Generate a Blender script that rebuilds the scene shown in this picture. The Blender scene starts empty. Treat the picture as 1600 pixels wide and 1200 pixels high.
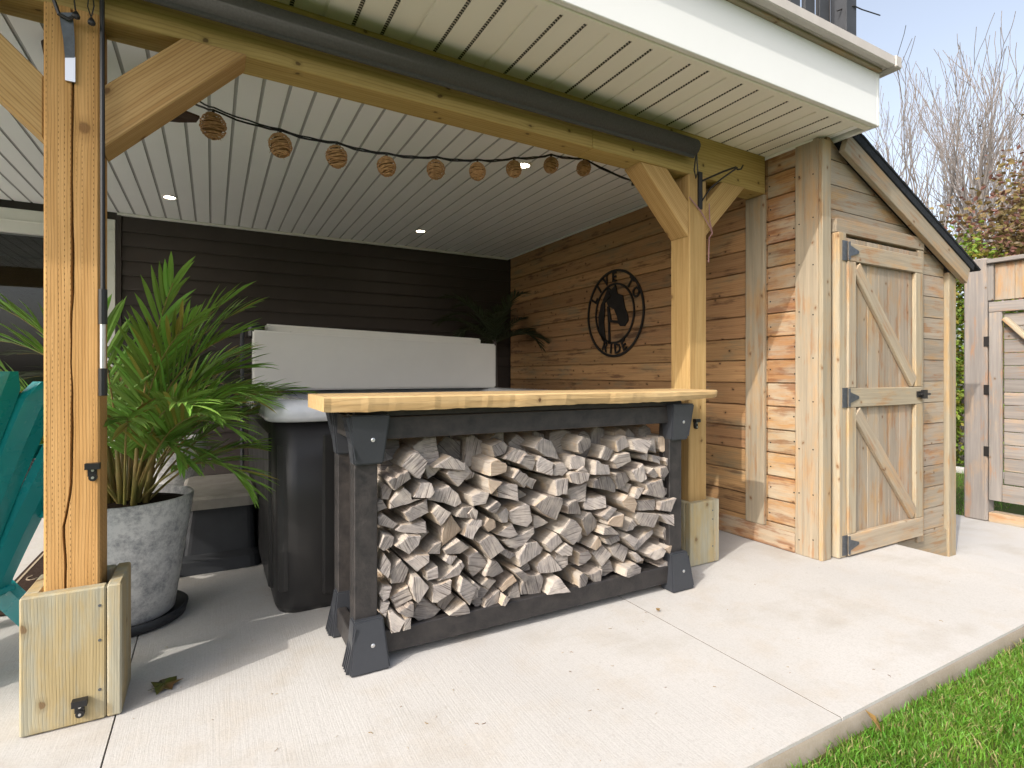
import bpy, bmesh, math, random
from math import sin, cos, pi, radians, sqrt
from mathutils import Vector, Matrix, Euler, noise as mnoise
random.seed(7)
SC = bpy.context.scene
COL = SC.collection

# ------------------------------------------------------------------ camera, world, sun, exposure
YAW = math.atan2(468, 852); CH = 1.12
cam_d = bpy.data.cameras.new('camera'); cam = bpy.data.objects.new('camera', cam_d); COL.objects.link(cam)
cam_d.sensor_width = 36; cam_d.lens = 852 / 1600 * 36; cam_d.shift_y = -15 / 1600
cam_d.clip_start = .05; cam_d.clip_end = 2000
cam.location = (0, 0, CH); cam.rotation_euler = (pi / 2, 0, -YAW)
SC.camera = cam
SUN = Vector((1, .375, -.80)).normalized()          # direction the light travels
wd = bpy.data.worlds.new('World'); SC.world = wd; wd.use_nodes = True
nt = wd.node_tree; bg = nt.nodes['Background']
sky = nt.nodes.new('ShaderNodeTexSky'); sky.sky_type = 'NISHITA'; sky.sun_disc = False
sky.sun_elevation = math.asin(-SUN.z); sky.sun_rotation = math.atan2(-SUN.x, -SUN.y)
sky.air_density = 1.0; sky.dust_density = 5.0; sky.ozone_density = 1.2
hs_ = nt.nodes.new('ShaderNodeHueSaturation'); hs_.inputs['Saturation'].default_value = .58; hs_.inputs['Value'].default_value = 1.3
nt.links.new(sky.outputs[0], hs_.inputs['Color']); nt.links.new(hs_.outputs[0], bg.inputs[0]); bg.inputs[1].default_value = .15
sd = bpy.data.lights.new('sun', 'SUN'); sd.energy = 2.0; sd.angle = radians(.5); sd.color = (1, .95, .87)
sun = bpy.data.objects.new('sun', sd); COL.objects.link(sun)
sun.rotation_euler = SUN.to_track_quat('-Z', 'Y').to_euler(); sun.location = (-6, -3, 8)
vs = SC.view_settings; vs.view_transform = 'Standard'; vs.look = 'None'; vs.gamma = 1; vs.exposure = .75
SC.cycles.max_bounces = 10; SC.cycles.diffuse_bounces = 6

# ------------------------------------------------------------------ pixel -> point helpers (1600x1200 photo)
FW = Vector((sin(YAW), cos(YAW), 0)); RT = Vector((cos(YAW), -sin(YAW), 0)); CO = Vector((0, 0, CH))
def ray(u, v): return FW * 852 + RT * (u - 800) + Vector((0, 0, 585 - v))
def atY(u, v, y): d = ray(u, v); return CO + d * (y / d.y)
def atX(u, v, x): d = ray(u, v); return CO + d * (x / d.x)
def atZ(u, v, z=0.): d = ray(u, v); return CO + d * ((z - CH) / d.z)

# ------------------------------------------------------------------ object helpers
WM = {}
def link(name, data, M, parent=None):
    o = bpy.data.objects.new(name, data); COL.objects.link(o)
    if parent is not None:
        o.parent = parent; o.matrix_basis = WM[parent].inverted() @ M
    else: o.matrix_basis = M
    WM[o] = M.copy(); return o
def tag(o, label=None, cat=None, group=None, kind=None):
    if label: o['label'] = label
    if cat: o['category'] = cat
    if group: o['group'] = group
    if kind: o['kind'] = kind
    return o
def thing(name, label, cat, loc=(0, 0, 0), rz=0., group=None):
    return tag(link(name, None, Matrix.Translation(loc) @ Matrix.Rotation(rz, 4, 'Z')), label, cat, group)
def T(x, y, z): return Matrix.Translation((x, y, z))
BOX = {}
def boxmesh(L, w, h, bev, mats):
    k = (round(L, 4), round(w, 4), round(h, 4), bev, tuple(m.name for m in mats))
    if k in BOX: return BOX[k]
    bm = bmesh.new(); bmesh.ops.create_cube(bm, size=1)
    bmesh.ops.scale(bm, vec=(L, w, h), verts=bm.verts)
    if bev: bmesh.ops.bevel(bm, geom=bm.edges[:], offset=min(bev, .3 * min(L, w, h)), segments=1, affect='EDGES')
    me = bpy.data.meshes.new('board'); bm.to_mesh(me); bm.free()
    for m in mats: me.materials.append(m)
    BOX[k] = me; return me
AX = {'x': Matrix.Identity(4), 'y': Matrix.Rotation(pi / 2, 4, 'Z'), 'z': Matrix.Rotation(-pi / 2, 4, 'Y')}
def bx(name, lo, hi, mat, parent=None, axis=None, bev=.003, jit=0.):
    """axis-aligned board, local X along its length"""
    s = [hi[i] - lo[i] for i in range(3)]
    if axis is None: axis = 'xyz'[s.index(max(s))]
    L, w, h = {'x': (s[0], s[1], s[2]), 'y': (s[1], s[0], s[2]), 'z': (s[2], s[1], s[0])}[axis]
    c = [(hi[i] + lo[i]) / 2 for i in range(3)]
    M = T(*c) @ AX[axis]
    if jit: M = M @ Euler((random.uniform(-jit, jit),) * 3).to_matrix().to_4x4()
    return link(name, boxmesh(L, w, h, bev, [mat]), M, parent)
def bar(name, p, q, w, t, mat, parent=None, up=(0, 0, 1), bev=.003):
    """board from p to q; w across, t along `up`"""
    p, q = Vector(p), Vector(q); x = (q - p).normalized(); y = Vector(up).cross(x).normalized(); z = x.cross(y)
    R = Matrix((x, y, z)).transposed().to_4x4()
    return link(name, boxmesh((q - p).length, w, t, bev, [mat]), Matrix.Translation((p + q) / 2) @ R, parent)
def mesh(name, verts, faces, mats, M=None, parent=None, smooth=False, mi=None):
    me = bpy.data.meshes.new(name); me.from_pydata([tuple(v) for v in verts], [], faces)
    for m in (mats if isinstance(mats, (list, tuple)) else [mats]): me.materials.append(m)
    if mi: me.polygons.foreach_set('material_index', mi)
    if smooth: me.polygons.foreach_set('use_smooth', [True] * len(me.polygons))
    me.update(); return link(name, me, M or Matrix.Identity(4), parent)
class MB:
    """collects shapes of ONE part"""
    def __init__(s): s.v = []; s.f = []; s.mi = []
    def add(s, v, f, mi=0):
        n = len(s.v); s.v += [Vector(a) for a in v]; s.f += [tuple(i + n for i in q) for q in f]; s.mi += [mi] * len(f)
    def box(s, lo, hi, M=None, mi=0):
        v = [Vector((x, y, z)) for x in (lo[0], hi[0]) for y in (lo[1], hi[1]) for z in (lo[2], hi[2])]
        if M: v = [M @ a for a in v]
        s.add(v, [(0, 1, 3, 2), (4, 6, 7, 5), (0, 4, 5, 1), (2, 3, 7, 6), (0, 2, 6, 4), (1, 5, 7, 3)], mi)
    def tube(s, pts, r, n=6, mi=0, cap=True):
        pts = [Vector(p) for p in pts]; rr = r if isinstance(r, (list, tuple)) else [r] * len(pts)
        V = []; prev = None
        for i, p in enumerate(pts):
            d = (pts[min(i + 1, len(pts) - 1)] - pts[max(i - 1, 0)])
            d = d.normalized() if d.length > 1e-9 else Vector((0, 0, 1))
            if prev is None: a = d.orthogonal().normalized()
            else:
                a = prev - d * prev.dot(d); a = a.normalized() if a.length > 1e-6 else d.orthogonal().normalized()
            prev = a; b = d.cross(a)
            for k in range(n): t = 2 * pi * k / n; V.append(p + (a * cos(t) + b * sin(t)) * rr[i])
        F = [(i * n + k, i * n + (k + 1) % n, (i + 1) * n + (k + 1) % n, (i + 1) * n + k) for i in range(len(pts) - 1) for k in range(n)]
        if cap: F += [tuple(range(n))[::-1], tuple(range((len(pts) - 1) * n, len(pts) * n))]
        s.add(V, F, mi)
    def lathe(s, prof, n=40, M=None, mi=0, cap=True):
        V = [Vector((r * cos(2 * pi * k / n), r * sin(2 * pi * k / n), z)) for r, z in prof for k in range(n)]
        if M: V = [M @ v for v in V]
        F = [(i * n + k, i * n + (k + 1) % n, (i + 1) * n + (k + 1) % n, (i + 1) * n + k) for i in range(len(prof) - 1) for k in range(n)]
        if cap: F += [tuple(range(n))[::-1], tuple(range((len(prof) - 1) * n, len(prof) * n))]
        s.add(V, F, mi)
    def build(s, name, mats, parent=None, M=None, smooth=False):
        """vertices given in world space unless M is given"""
        if M is None:
            c = sum(s.v, Vector()) / len(s.v); lo = min(v.z for v in s.v); M = T(c.x, c.y, lo if parent is None else c.z)
        I = M.inverted()
        return mesh(name, [I @ v for v in s.v], s.f, mats, M, parent, smooth, s.mi)

# ------------------------------------------------------------------ materials
def newmat(name):
    m = bpy.data.materials.new(name); m.use_nodes = True; nt = m.node_tree
    return m, nt, nt.nodes['Principled BSDF']
class N:
    def __init__(s, nt): s.nt = nt
    def n(s, t, ins=None, **kw):
        a = s.nt.nodes.new('ShaderNode' + t)
        for k, v in kw.items(): setattr(a, k, v)
        for k, v in (ins or {}).items(): s.set(a.inputs[k], v)
        return a
    def set(s, sock, v):
        if isinstance(v, bpy.types.NodeSocket): s.nt.links.new(v, sock)
        elif isinstance(v, bpy.types.Node): s.nt.links.new(v.outputs[0], sock)
        else: sock.default_value = v
    def m(s, op, a, b=0., c=0., clamp=False):
        x = s.n('Math', {0: a, 1: b, 2: c}, operation=op, use_clamp=clamp); return x.outputs[0]
    def mix(s, f, a, b, t='MIX'):
        x = s.n('MixRGB', {0: f, 1: a, 2: b}, blend_type=t); return x.outputs[0]
    def noise(s, v, sc, det=3., rough=.55): return s.n('TexNoise', {'Vector': v, 'Scale': sc, 'Detail': det, 'Roughness': rough}).outputs[0]
    def map(s, v, sc): return s.n('Mapping', {'Vector': v, 'Scale': sc}).outputs[0]
    def rng(s, v, a, b, c=0., d=1.): return s.n('MapRange', {0: v, 1: a, 2: b, 3: c, 4: d}).outputs[0]
def c4(c): return (*c, 1)
def plain(name, col, rough=.6, spec=.3, metal=0., var=.0, vs_=8., bump=0., bs=60., col2=None, coat=0., transl=0.):
    m, nt, p = newmat(name); g = N(nt)
    tc = g.n('TexCoord').outputs['Object']
    if var or col2:
        nz = g.noise(tc, vs_, 5, .6); f = g.rng(nz, .3, .7)
        c2 = col2 or tuple(x * (1 - var) for x in col)
        oi = g.n('ObjectInfo').outputs['Random']
        cc = g.mix(f, c4(col), c4(c2))
        hv = g.n('HueSaturation', {'Hue': .5, 'Saturation': 1., 'Value': g.rng(oi, 0, 1, 1 - var * .4, 1 + var * .3), 'Fac': 1., 'Color': cc}).outputs[0]
        g.set(p.inputs['Base Color'], hv)
        g.set(p.inputs['Roughness'], g.rng(nz, .2, .8, max(0, rough - .12), min(1, rough + .12)))
    else:
        p.inputs['Base Color'].default_value = c4(col); p.inputs['Roughness'].default_value = rough
    p.inputs['Metallic'].default_value = metal; p.inputs['Specular IOR Level'].default_value = spec
    if coat: p.inputs['Coat Weight'].default_value = coat
    if bump:
        b = g.n('Bump', {'Height': g.noise(tc, bs, 4), 'Strength': bump, 'Distance': .004}); g.set(p.inputs['Normal'], b.outputs[0])
    return m
def wood(name, c1, c2, knot, rings=42., ringk=.35, grey=None, greyamt=0., stain=None, stainamt=0., knots=1., kscale=2.6, kr=.010, incise=False, bump=.35, rough=.75, var=.2):
    m, nt, p = newmat(name); g = N(nt)
    tc = g.n('TexCoord').outputs['Object']; rnd = g.n('ObjectInfo').outputs['Random']
    off = g.n('CombineXYZ', {0: g.m('MULTIPLY', rnd, 31.), 1: g.m('MULTIPLY', rnd, 7.3), 2: g.m('MULTIPLY', rnd, 3.1)}).outputs[0]
    v = g.n('VectorMath', {0: tc, 1: off}, operation='ADD').outputs[0]
    big = g.noise(g.map(v, (.9, 5, 5)), 1.3, 3)
    streak = g.noise(g.map(v, (1.1, 26, 26)), 1.5, 5, .65)
    fib = g.noise(g.map(v, (9, 260, 260)), 1., 3, .7)
    sp = g.n('SeparateXYZ', {0: v})
    cross = g.m('ADD', sp.outputs[1], g.m('MULTIPLY', sp.outputs[2], 1.))
    wob = g.m('MULTIPLY', g.m('SUBTRACT', g.noise(v, 30., 2), .5), .02)
    kc = g.n('CombineXYZ', {0: g.m('ADD', sp.outputs[0], wob), 1: g.m('MULTIPLY', g.m('ADD', cross, wob), 1.35), 2: g.m('MULTIPLY', rnd, 40.)}).outputs[0]
    kv = g.n('TexVoronoi', {'Vector': kc, 'Scale': kscale, 'Randomness': 1.}, voronoi_dimensions='2D', feature='F1').outputs['Distance']
    ph = g.m('ADD', g.m('MULTIPLY', cross, rings * 6.28), g.m('MULTIPLY', big, 16.))
    ph = g.m('ADD', ph, g.m('DIVIDE', 9. * knots * kr * kscale, g.m('ADD', kv, kr * kscale * .8)))
    ring = g.m('MULTIPLY', g.rng(g.m('SINE', ph), .1, 1.), g.rng(streak, .25, .65, .25, 1.))
    base = g.mix(g.rng(streak, .3, .7), c4(c1), c4(c2))
    base = g.mix(g.m('MULTIPLY', ring, ringk), base, c4(tuple(x * .52 for x in c2)))
    base = g.mix(g.m('MULTIPLY', g.rng(fib, .55, .8), .35), base, c4(tuple(x * .5 for x in c2)))
    if grey:
        gm = g.rng(g.m('ADD', g.noise(g.map(v, (1.6, 5, 5)), 1.6, 5, .65), g.m('MULTIPLY', g.m('SUBTRACT', streak, .5), .5)), .62 - greyamt * .35, .8 - greyamt * .35)
        base = g.mix(gm, base, g.mix(g.rng(streak, .35, .65), c4(grey), c4(tuple(x * .74 for x in grey))))
    if stain:
        sm = g.rng(g.m('ADD', g.noise(g.map(v, (1.9, 6, 6)), 2.1, 4, .6), g.m('MULTIPLY', g.m('SUBTRACT', streak, .5), .7)), .68 - stainamt * .3, .82 - stainamt * .3)
        base = g.mix(g.m('MULTIPLY', sm, .7), base, c4(stain))
    if knots:
        km = g.rng(kv, kr * kscale * .75, kr * kscale * 1.1, 1., 0.); km2 = g.rng(kv, kr * kscale, kr * kscale * 2.6, .5, 0.)
        base = g.mix(km2, base, c4(tuple(x * .62 for x in c2))); base = g.mix(g.m('MULTIPLY', km, .85), base, c4(knot))
    h = g.m('ADD', g.m('MULTIPLY', ring, -.35), g.m('MULTIPLY', fib, -.8))
    if incise:
        so = g.n('SeparateXYZ', {0: tc})
        row = g.m('MULTIPLY', g.m('ADD', so.outputs[1], so.outputs[2]), 66.); rf = g.m('FLOOR', row); fx = g.m('ABSOLUTE', g.m('SUBTRACT', g.m('FRACT', row), .5))
        co = g.m('ADD', g.m('MULTIPLY', so.outputs[0], 52.), g.m('MULTIPLY', rf, .37)); fy = g.m('ABSOLUTE', g.m('SUBTRACT', g.m('FRACT', co), .5))
        band = g.rng(g.noise(g.map(v, (.5, 14, 14)), 2., 1), .44, .52)
        hole = g.m('MULTIPLY', g.m('MULTIPLY', g.m('LESS_THAN', fx, .075), g.m('LESS_THAN', fy, .17)), band)
        base = g.mix(g.m('MULTIPLY', hole, .75), base, c4(tuple(x * .3 for x in c2))); h = g.m('SUBTRACT', h, hole)
    hv = g.n('HueSaturation', {'Hue': g.rng(rnd, 0, 1, .495, .506), 'Saturation': 1., 'Value': g.rng(g.m('FRACT', g.m('MULTIPLY', rnd, 17.)), 0, 1, 1 - var, 1 + var * .6), 'Fac': 1., 'Color': base}).outputs[0]
    g.set(p.inputs['Base Color'], hv); p.inputs['Specular IOR Level'].default_value = .25
    g.set(p.inputs['Roughness'], g.rng(fib, .3, .7, rough - .1, min(1, rough + .12)))
    b = g.n('Bump', {'Height': h, 'Strength': bump, 'Distance': .003}); g.set(p.inputs['Normal'], b.outputs[0])
    return m
def glassy(name, col, rough=.02):
    m, nt, p = newmat(name); p.inputs['Base Color'].default_value = c4(col); p.inputs['Roughness'].default_value = rough
    p.inputs['Transmission Weight'].default_value = 1.; p.inputs['IOR'].default_value = 1.45; return m
def leafmat(name, c1, c2, tip=None, rough=.45, sc=3., tp=.72):
    m, nt, p = newmat(name); g = N(nt); nt.nodes.remove(p)
    geo = g.n('NewGeometry'); tc = g.n('TexCoord').outputs['Object']
    f = g.rng(g.noise(tc, sc, 3), .3, .7); col = g.mix(f, c4(c1), c4(c2))
    rn = geo.outputs['Random Per Island']
    col = g.n('HueSaturation', {'Hue': g.rng(rn, 0, 1, .48, .52), 'Saturation': 1., 'Value': g.rng(rn, 0, 1, .6, 1.35), 'Fac': 1., 'Color': col}).outputs[0]
    if tip: col = g.mix(g.m('GREATER_THAN', g.m('FRACT', g.m('MULTIPLY', rn, 7.13)), tp), col, c4(tip))
    d = g.n('BsdfPrincipled', {'Base Color': col, 'Roughness': rough, 'Specular IOR Level': .35})
    t = g.n('BsdfTranslucent', {'Color': col}); x = g.n('MixShader', {0: .3, 1: d.outputs[0], 2: t.outputs[0]})
    nt.links.new(x.outputs[0], nt.nodes['Material Output'].inputs[0]); return m

M_POST = wood('post_pine', (.56, .33, .13), (.43, .23, .075), (.19, .095, .035), rings=115, ringk=.55, incise=True, kscale=2.5, kr=.021, var=.05)
M_PINE = wood('brace_pine', (.54, .36, .16), (.40, .235, .09), (.15, .075, .03), rings=85, ringk=.55, kscale=3.0, kr=0.011, var=.1)
M_BEAM = wood('beam_pine', (.45, .335, .125), (.36, .25, .08), (.10, .06, .025), rings=60, ringk=.45, kscale=3.4, kr=0.01, var=.05)
M_BASE = wood('base_board', (.43, .335, .185), (.33, .25, .125), (.17, .10, .05), rings=120, ringk=.5, grey=(.39, .36, .265), greyamt=.6, kscale=3.6, kr=0.012, var=.08)
M_SLAB = wood('slab_pine', (.64, .46, .245), (.52, .335, .15), (.12, .05, .03), rings=60, ringk=.35, kscale=3.0, kr=0.008, rough=.5)
M_CEDAR = wood('cedar_shaded', (.47, .28, .135), (.34, .185, .085), (.05, .025, .015), rings=75, ringk=.3, stain=(.10, .05, .03), stainamt=.38, grey=(.33, .24, .14), greyamt=.3, kscale=3.6, kr=0.009, var=.3)
M_CEDW = wood('cedar_weathered', (.42, .24, .11), (.32, .165, .07), (.13, .06, .03), rings=75, ringk=.25, stain=(.20, .075, .028), stainamt=.62, grey=(.43, .345, .245), greyamt=.6, kscale=3.6, kr=0.01, var=.16)
M_SHED = wood('shed_boards', (.41, .265, .14), (.32, .19, .09), (.12, .06, .03), rings=80, ringk=.25, grey=(.345, .29, .225), greyamt=.85, stain=(.29, .14, .055), stainamt=.46, kscale=3.0, kr=.008, var=.16)
M_TRIM = wood('shed_trim', (.43, .295, .165), (.345, .22, .11), (.16, .08, .04), rings=90, ringk=.28, grey=(.37, .31, .225), greyamt=.85, stain=(.32, .17, .075), stainamt=.36, kscale=3.0, kr=.009, var=.14)
M_GATE = wood('gate_boards', (.34, .26, .185), (.28, .205, .14), (.12, .07, .04), rings=80, ringk=.3, grey=(.25, .225, .205), greyamt=.95, stain=(.30, .17, .09), stainamt=.36, kscale=3.0, kr=.009, var=.14)
M_BLACKW = plain('black_painted_wood', (.018, .017, .018), .48, .4, var=.35, vs_=22, bump=.35, bs=90, col2=(.04, .035, .033))
M_BRKT = plain('grey_black_plastic', (.036, .039, .046), .38, .45, var=.15, vs_=20, bump=.12, bs=160)
M_BLACK = plain('black_plastic', (.012, .012, .013), .35, .45)
M_IRON = plain('black_iron', (.018, .015, .014), .5, .4, var=.3)
M_HINGE = plain('zinc_hinge', (.12, .13, .145), .45, .5, metal=.6, var=.3, vs_=40)
M_STEEL = plain('brushed_steel', (.62, .62, .62), .3, .5, metal=.9)
M_SIDING = plain('dark_siding', (.052, .042, .039), .55, .35, var=.12, vs_=3, bump=.1, bs=120)
M_VINYL = plain('white_vinyl', (.86, .87, .86), .5, .35, var=.03, vs_=2)
M_CREAMV = plain('cream_vinyl', (.80, .77, .69), .5, .35, var=.03, vs_=2)
M_GROOVE = plain('vinyl_groove', (.42, .42, .41), .7, .2)
M_FASCIA = plain('white_fascia', (.72, .72, .71), .42, .4, var=.035, vs_=1.5)
M_DECKT = plain('deck_trim', (.50, .46, .43), .6, .3, var=.15, vs_=6)
M_RAIL = plain('charcoal_rail', (.05, .052, .058), .55, .3, var=.15)
M_TUB = plain('tub_panel', (.021, .020, .020), .42, .45, var=.18, vs_=5, bump=.08, bs=140)
M_ACRYL = plain('tub_acrylic', (.66, .67, .69), .18, .5, col2=(.42, .44, .48), vs_=5, var=.1, coat=.3)
M_COVER = plain('tub_cover', (.76, .74, .70), .55, .35, var=.06, vs_=3, bump=.2, bs=220)
M_SHADE = plain('roller_shade', (.085, .083, .08), .8, .2, var=.2, vs_=120, bump=.4, bs=420)
M_STEP = plain('step_plastic', (.035, .037, .042), .5, .4, var=.25, vs_=7, bump=.15, bs=150)
M_STEPR = plain('step_rim', (.30, .28, .25), .65, .3, var=.3, vs_=9, bump=.2, bs=120)
M_SOIL = plain('soil', (.035, .022, .014), .95, .1, var=.5, vs_=40, bump=1., bs=70)
M_TEAL = plain('teal_resin', (.010, .27, .285), .28, .5, var=.12, vs_=3)
M_WICK = plain('rattan', (.50, .30, .14), .7, .3, var=.35, vs_=60, col2=(.30, .16, .07))
M_WICKD = plain('rattan_core', (.20, .11, .05), .8, .2)
M_FAN = plain('fan_blade', (.05, .026, .016), .6, .3, var=.3, vs_=12)
M_SHING = plain('shingle', (.022, .025, .030), .9, .2, var=.4, vs_=50, bump=.8, bs=260)
M_CORD = plain('cord_mauve', (.30, .17, .17), .7, .2)
M_MAT = plain('doormat', (.05, .032, .024), .95, .1, var=.5, vs_=90, bump=.6, bs=200)
M_MATL = plain('doormat_pattern', (.42, .34, .25), .95, .1, var=.3, vs_=90)
M_BROWNM = plain('brown_metal', (.035, .02, .016), .5, .4)
M_WHITE = plain('white_frame', (.74, .74, .70), .45, .35, var=.04)
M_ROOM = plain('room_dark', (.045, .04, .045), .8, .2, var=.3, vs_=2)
M_BARK = plain('grey_bark', (.21, .185, .175), .9, .1, var=.35, vs_=10)
M_STALK = plain('palm_stalk', (.19, .20, .05), .5, .35, col2=(.30, .19, .07), var=.2, vs_=9)
M_PALM = leafmat('palm_leaf', (.155, .285, .04), (.25, .40, .08), rough=.38)
M_PALMY = leafmat('palm_leaf_aged', (.24, .27, .04), (.34, .24, .07), rough=.45)
M_FAUX = leafmat('faux_palm', (.045, .06, .032), (.065, .08, .04), rough=.55)
M_LEAFT = leafmat('autumn_leaves', (.16, .13, .04), (.21, .13, .065), tip=(.19, .09, .07))
M_HEDGE = leafmat('vine_leaves', (.09, .18, .02), (.20, .25, .03), tip=(.22, .19, .03))
M_GRASS = leafmat('grass_blade', (.075, .185, .016), (.145, .275, .032), tip=(.30, .27, .11), rough=.5, sc=4., tp=.88)
M_DRYL = leafmat('dry_leaf', (.30, .17, .05), (.20, .13, .04))
M_LEAFG = leafmat('fallen_green', (.07, .11, .02), (.13, .06, .03), sc=14.)

def concrete(name, c1, c2):
    m, nt, p = newmat(name); g = N(nt); tc = g.n('TexCoord').outputs['Object']
    a = g.noise(tc, .9, 4, .6); b = g.noise(tc, 5., 6, .65); c = g.noise(tc, 170., 2); br = g.noise(g.map(tc, (170, 5, 5)), 1., 3, .6)
    col = g.mix(g.rng(a, .3, .7), c4(c1), c4(c2)); col = g.mix(g.m('MULTIPLY', g.rng(b, .50, .72), .5), col, c4((.42, .365, .30)))
    col = g.mix(g.m('MULTIPLY', g.rng(c, .45, .75), .42), col, c4((.30, .28, .26))); col = g.mix(g.m('MULTIPLY', g.rng(br, .5, .8), .16), col, c4((.34, .32, .30)))
    pa = g.noise(g.map(tc, (1, 1.6, 1)), 1.7, 5, .62); col = g.mix(g.m('MULTIPLY', g.rng(pa, .53, .70), .5), col, c4((.33, .295, .25)))
    pb = g.noise(tc, .55, 3); col = g.mix(g.m('MULTIPLY', g.rng(pb, .5, .62), .3), col, c4((.37, .36, .355)))
    dk = g.noise(tc, 26., 2); col = g.mix(g.m('MULTIPLY', g.rng(dk, .70, .78), .30), col, c4((.28, .24, .20)))
    g.set(p.inputs['Base Color'], col); p.inputs['Roughness'].default_value = .85; p.inputs['Specular IOR Level'].default_value = .2
    h = g.m('ADD', g.m('MULTIPLY', br, .7), g.m('MULTIPLY', c, .5)); g.set(p.inputs['Normal'], g.n('Bump', {'Height': h, 'Strength': .35, 'Distance': .003}).outputs[0]); return m
M_CONC = concrete('concrete', (.475, .46, .44), (.43, .415, .395))
M_CONCD = concrete('concrete_edge', (.27, .23, .175), (.19, .16, .12))
M_LAWN = plain('lawn_soil', (.045, .085, .012), .95, .1, col2=(.085, .075, .03), vs_=9, var=.2, bump=.6, bs=60)
M_FIELD = plain('far_ground', (.06, .10, .025), .95, .1, var=.3, vs_=.4)

def potmat():
    m, nt, p = newmat('planter_stone'); g = N(nt); tc = g.n('TexCoord').outputs['Object']
    a = g.noise(tc, 9., 8, .8); b = g.noise(tc, 60., 5, .8)
    sz = g.n('SeparateXYZ', {0: tc}).outputs[2]
    f = g.m('ADD', g.m('MULTIPLY', a, .75), g.m('MULTIPLY', b, .35))
    col = g.n('ValToRGB', {0: f}); e = col.color_ramp.elements; e[0].position = .43; e[0].color = (.30, .30, .31, 1); e[1].position = .60; e[1].color = (.66, .65, .63, 1)
    g.set(p.inputs['Base Color'], col.outputs[0]); p.inputs['Roughness'].default_value = .8
    g.set(p.inputs['Normal'], g.n('Bump', {'Height': b, 'Strength': .2, 'Distance': .003}).outputs[0]); return m
M_POT = potmat()
def endgrain():
    m, nt, p = newmat('log_end'); g = N(nt); tc = g.n('TexCoord').outputs['Object']; rnd = g.n('ObjectInfo').outputs['Random']
    rot = g.n('VectorRotate', {'Vector': tc, 'Angle': g.m('MULTIPLY', rnd, 25.), 'Axis': (0, 1, 0)}, rotation_type='AXIS_ANGLE').outputs[0]
    v = g.n('VectorMath', {0: rot, 1: g.n('CombineXYZ', {0: g.m('MULTIPLY', rnd, 9.), 1: rnd, 2: g.m('MULTIPLY', rnd, 5.)}).outputs[0]}, operation='ADD').outputs[0]
    st = g.noise(g.map(v, (10, 10, 130)), 1., 4, .7); bl = g.noise(v, 16., 4, .6); cr = g.noise(g.map(v, (7, 7, 220)), 1., 2, .5)
    col = g.mix(g.rng(st, .3, .72), c4((.32, .29, .27)), c4((.17, .152, .145))); col = g.mix(g.rng(bl, .45, .75), col, c4((.40, .355, .31)))
    col = g.mix(g.m('MULTIPLY', g.rng(cr, .58, .68), .85), col, c4((.07, .055, .05)))
    r2 = g.m('FRACT', g.m('MULTIPLY', rnd, 13.7)); col = g.mix(g.m('MULTIPLY', g.m('GREATER_THAN', r2, .86), .4), col, c4((.46, .32, .19)))
    col = g.n('HueSaturation', {'Hue': .5, 'Saturation': 1., 'Value': g.rng(rnd, 0, 1, .62, 1.25), 'Fac': 1., 'Color': col}).outputs[0]
    g.set(p.inputs['Base Color'], col); p.inputs['Roughness'].default_value = .9; p.inputs['Specular IOR Level'].default_value = .15
    g.set(p.inputs['Normal'], g.n('Bump', {'Height': g.m('SUBTRACT', st, g.m('MULTIPLY', cr, 1.2)), 'Strength': .6, 'Distance': .006}).outputs[0]); return m
def logside(name, a, b, c):
    m, nt, p = newmat(name); g = N(nt); tc = g.n('TexCoord').outputs['Object']; rnd = g.n('ObjectInfo').outputs['Random']
    v = g.n('VectorMath', {0: tc, 1: g.n('CombineXYZ', {0: g.m('MULTIPLY', rnd, 9.), 1: rnd, 2: g.m('MULTIPLY', rnd, 5.)}).outputs[0]}, operation='ADD').outputs[0]
    st = g.noise(g.map(v, (90, 6, 90)), 1., 4, .7); bl = g.noise(v, 11., 4, .6)
    col = g.mix(g.rng(st, .3, .7), c4(a), c4(b)); col = g.mix(g.rng(bl, .5, .7), col, c4(c))
    g.set(p.inputs['Base Color'], col); p.inputs['Roughness'].default_value = .9; p.inputs['Specular IOR Level'].default_value = .15
    g.set(p.inputs['Normal'], g.n('Bump', {'Height': st, 'Strength': .6, 'Distance': .006}).outputs[0]); return m
M_LOGE = endgrain()
M_LOGS = logside('log_split_side', (.47, .42, .36), (.31, .27, .235), (.43, .33, .23))
M_LOGB = logside('log_bark', (.34, .29, .25), (.19, .155, .13), (.44, .38, .32))
def emis(name, col, st):
    m, nt, p = newmat(name); p.inputs['Base Color'].default_value = c4(col); p.inputs['Emission Color'].default_value = c4(col); p.inputs['Emission Strength'].default_value = st; return m
M_LED = emis('downlight_lens', (1, .86, .66), 30.)
def perfmat():
    m, nt, p = newmat('perforated_groove'); g = N(nt); s = g.n('SeparateXYZ', {0: g.n('TexCoord').outputs['Object']}).outputs[1]
    k = g.m('LESS_THAN', g.m('FRACT', g.m('MULTIPLY', s, 62.)), .58)
    g.set(p.inputs['Base Color'], g.mix(k, c4((.50, .46, .38)), c4((.035, .03, .025)))); p.inputs['Roughness'].default_value = .7; return m
M_PERF = perfmat()

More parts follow.
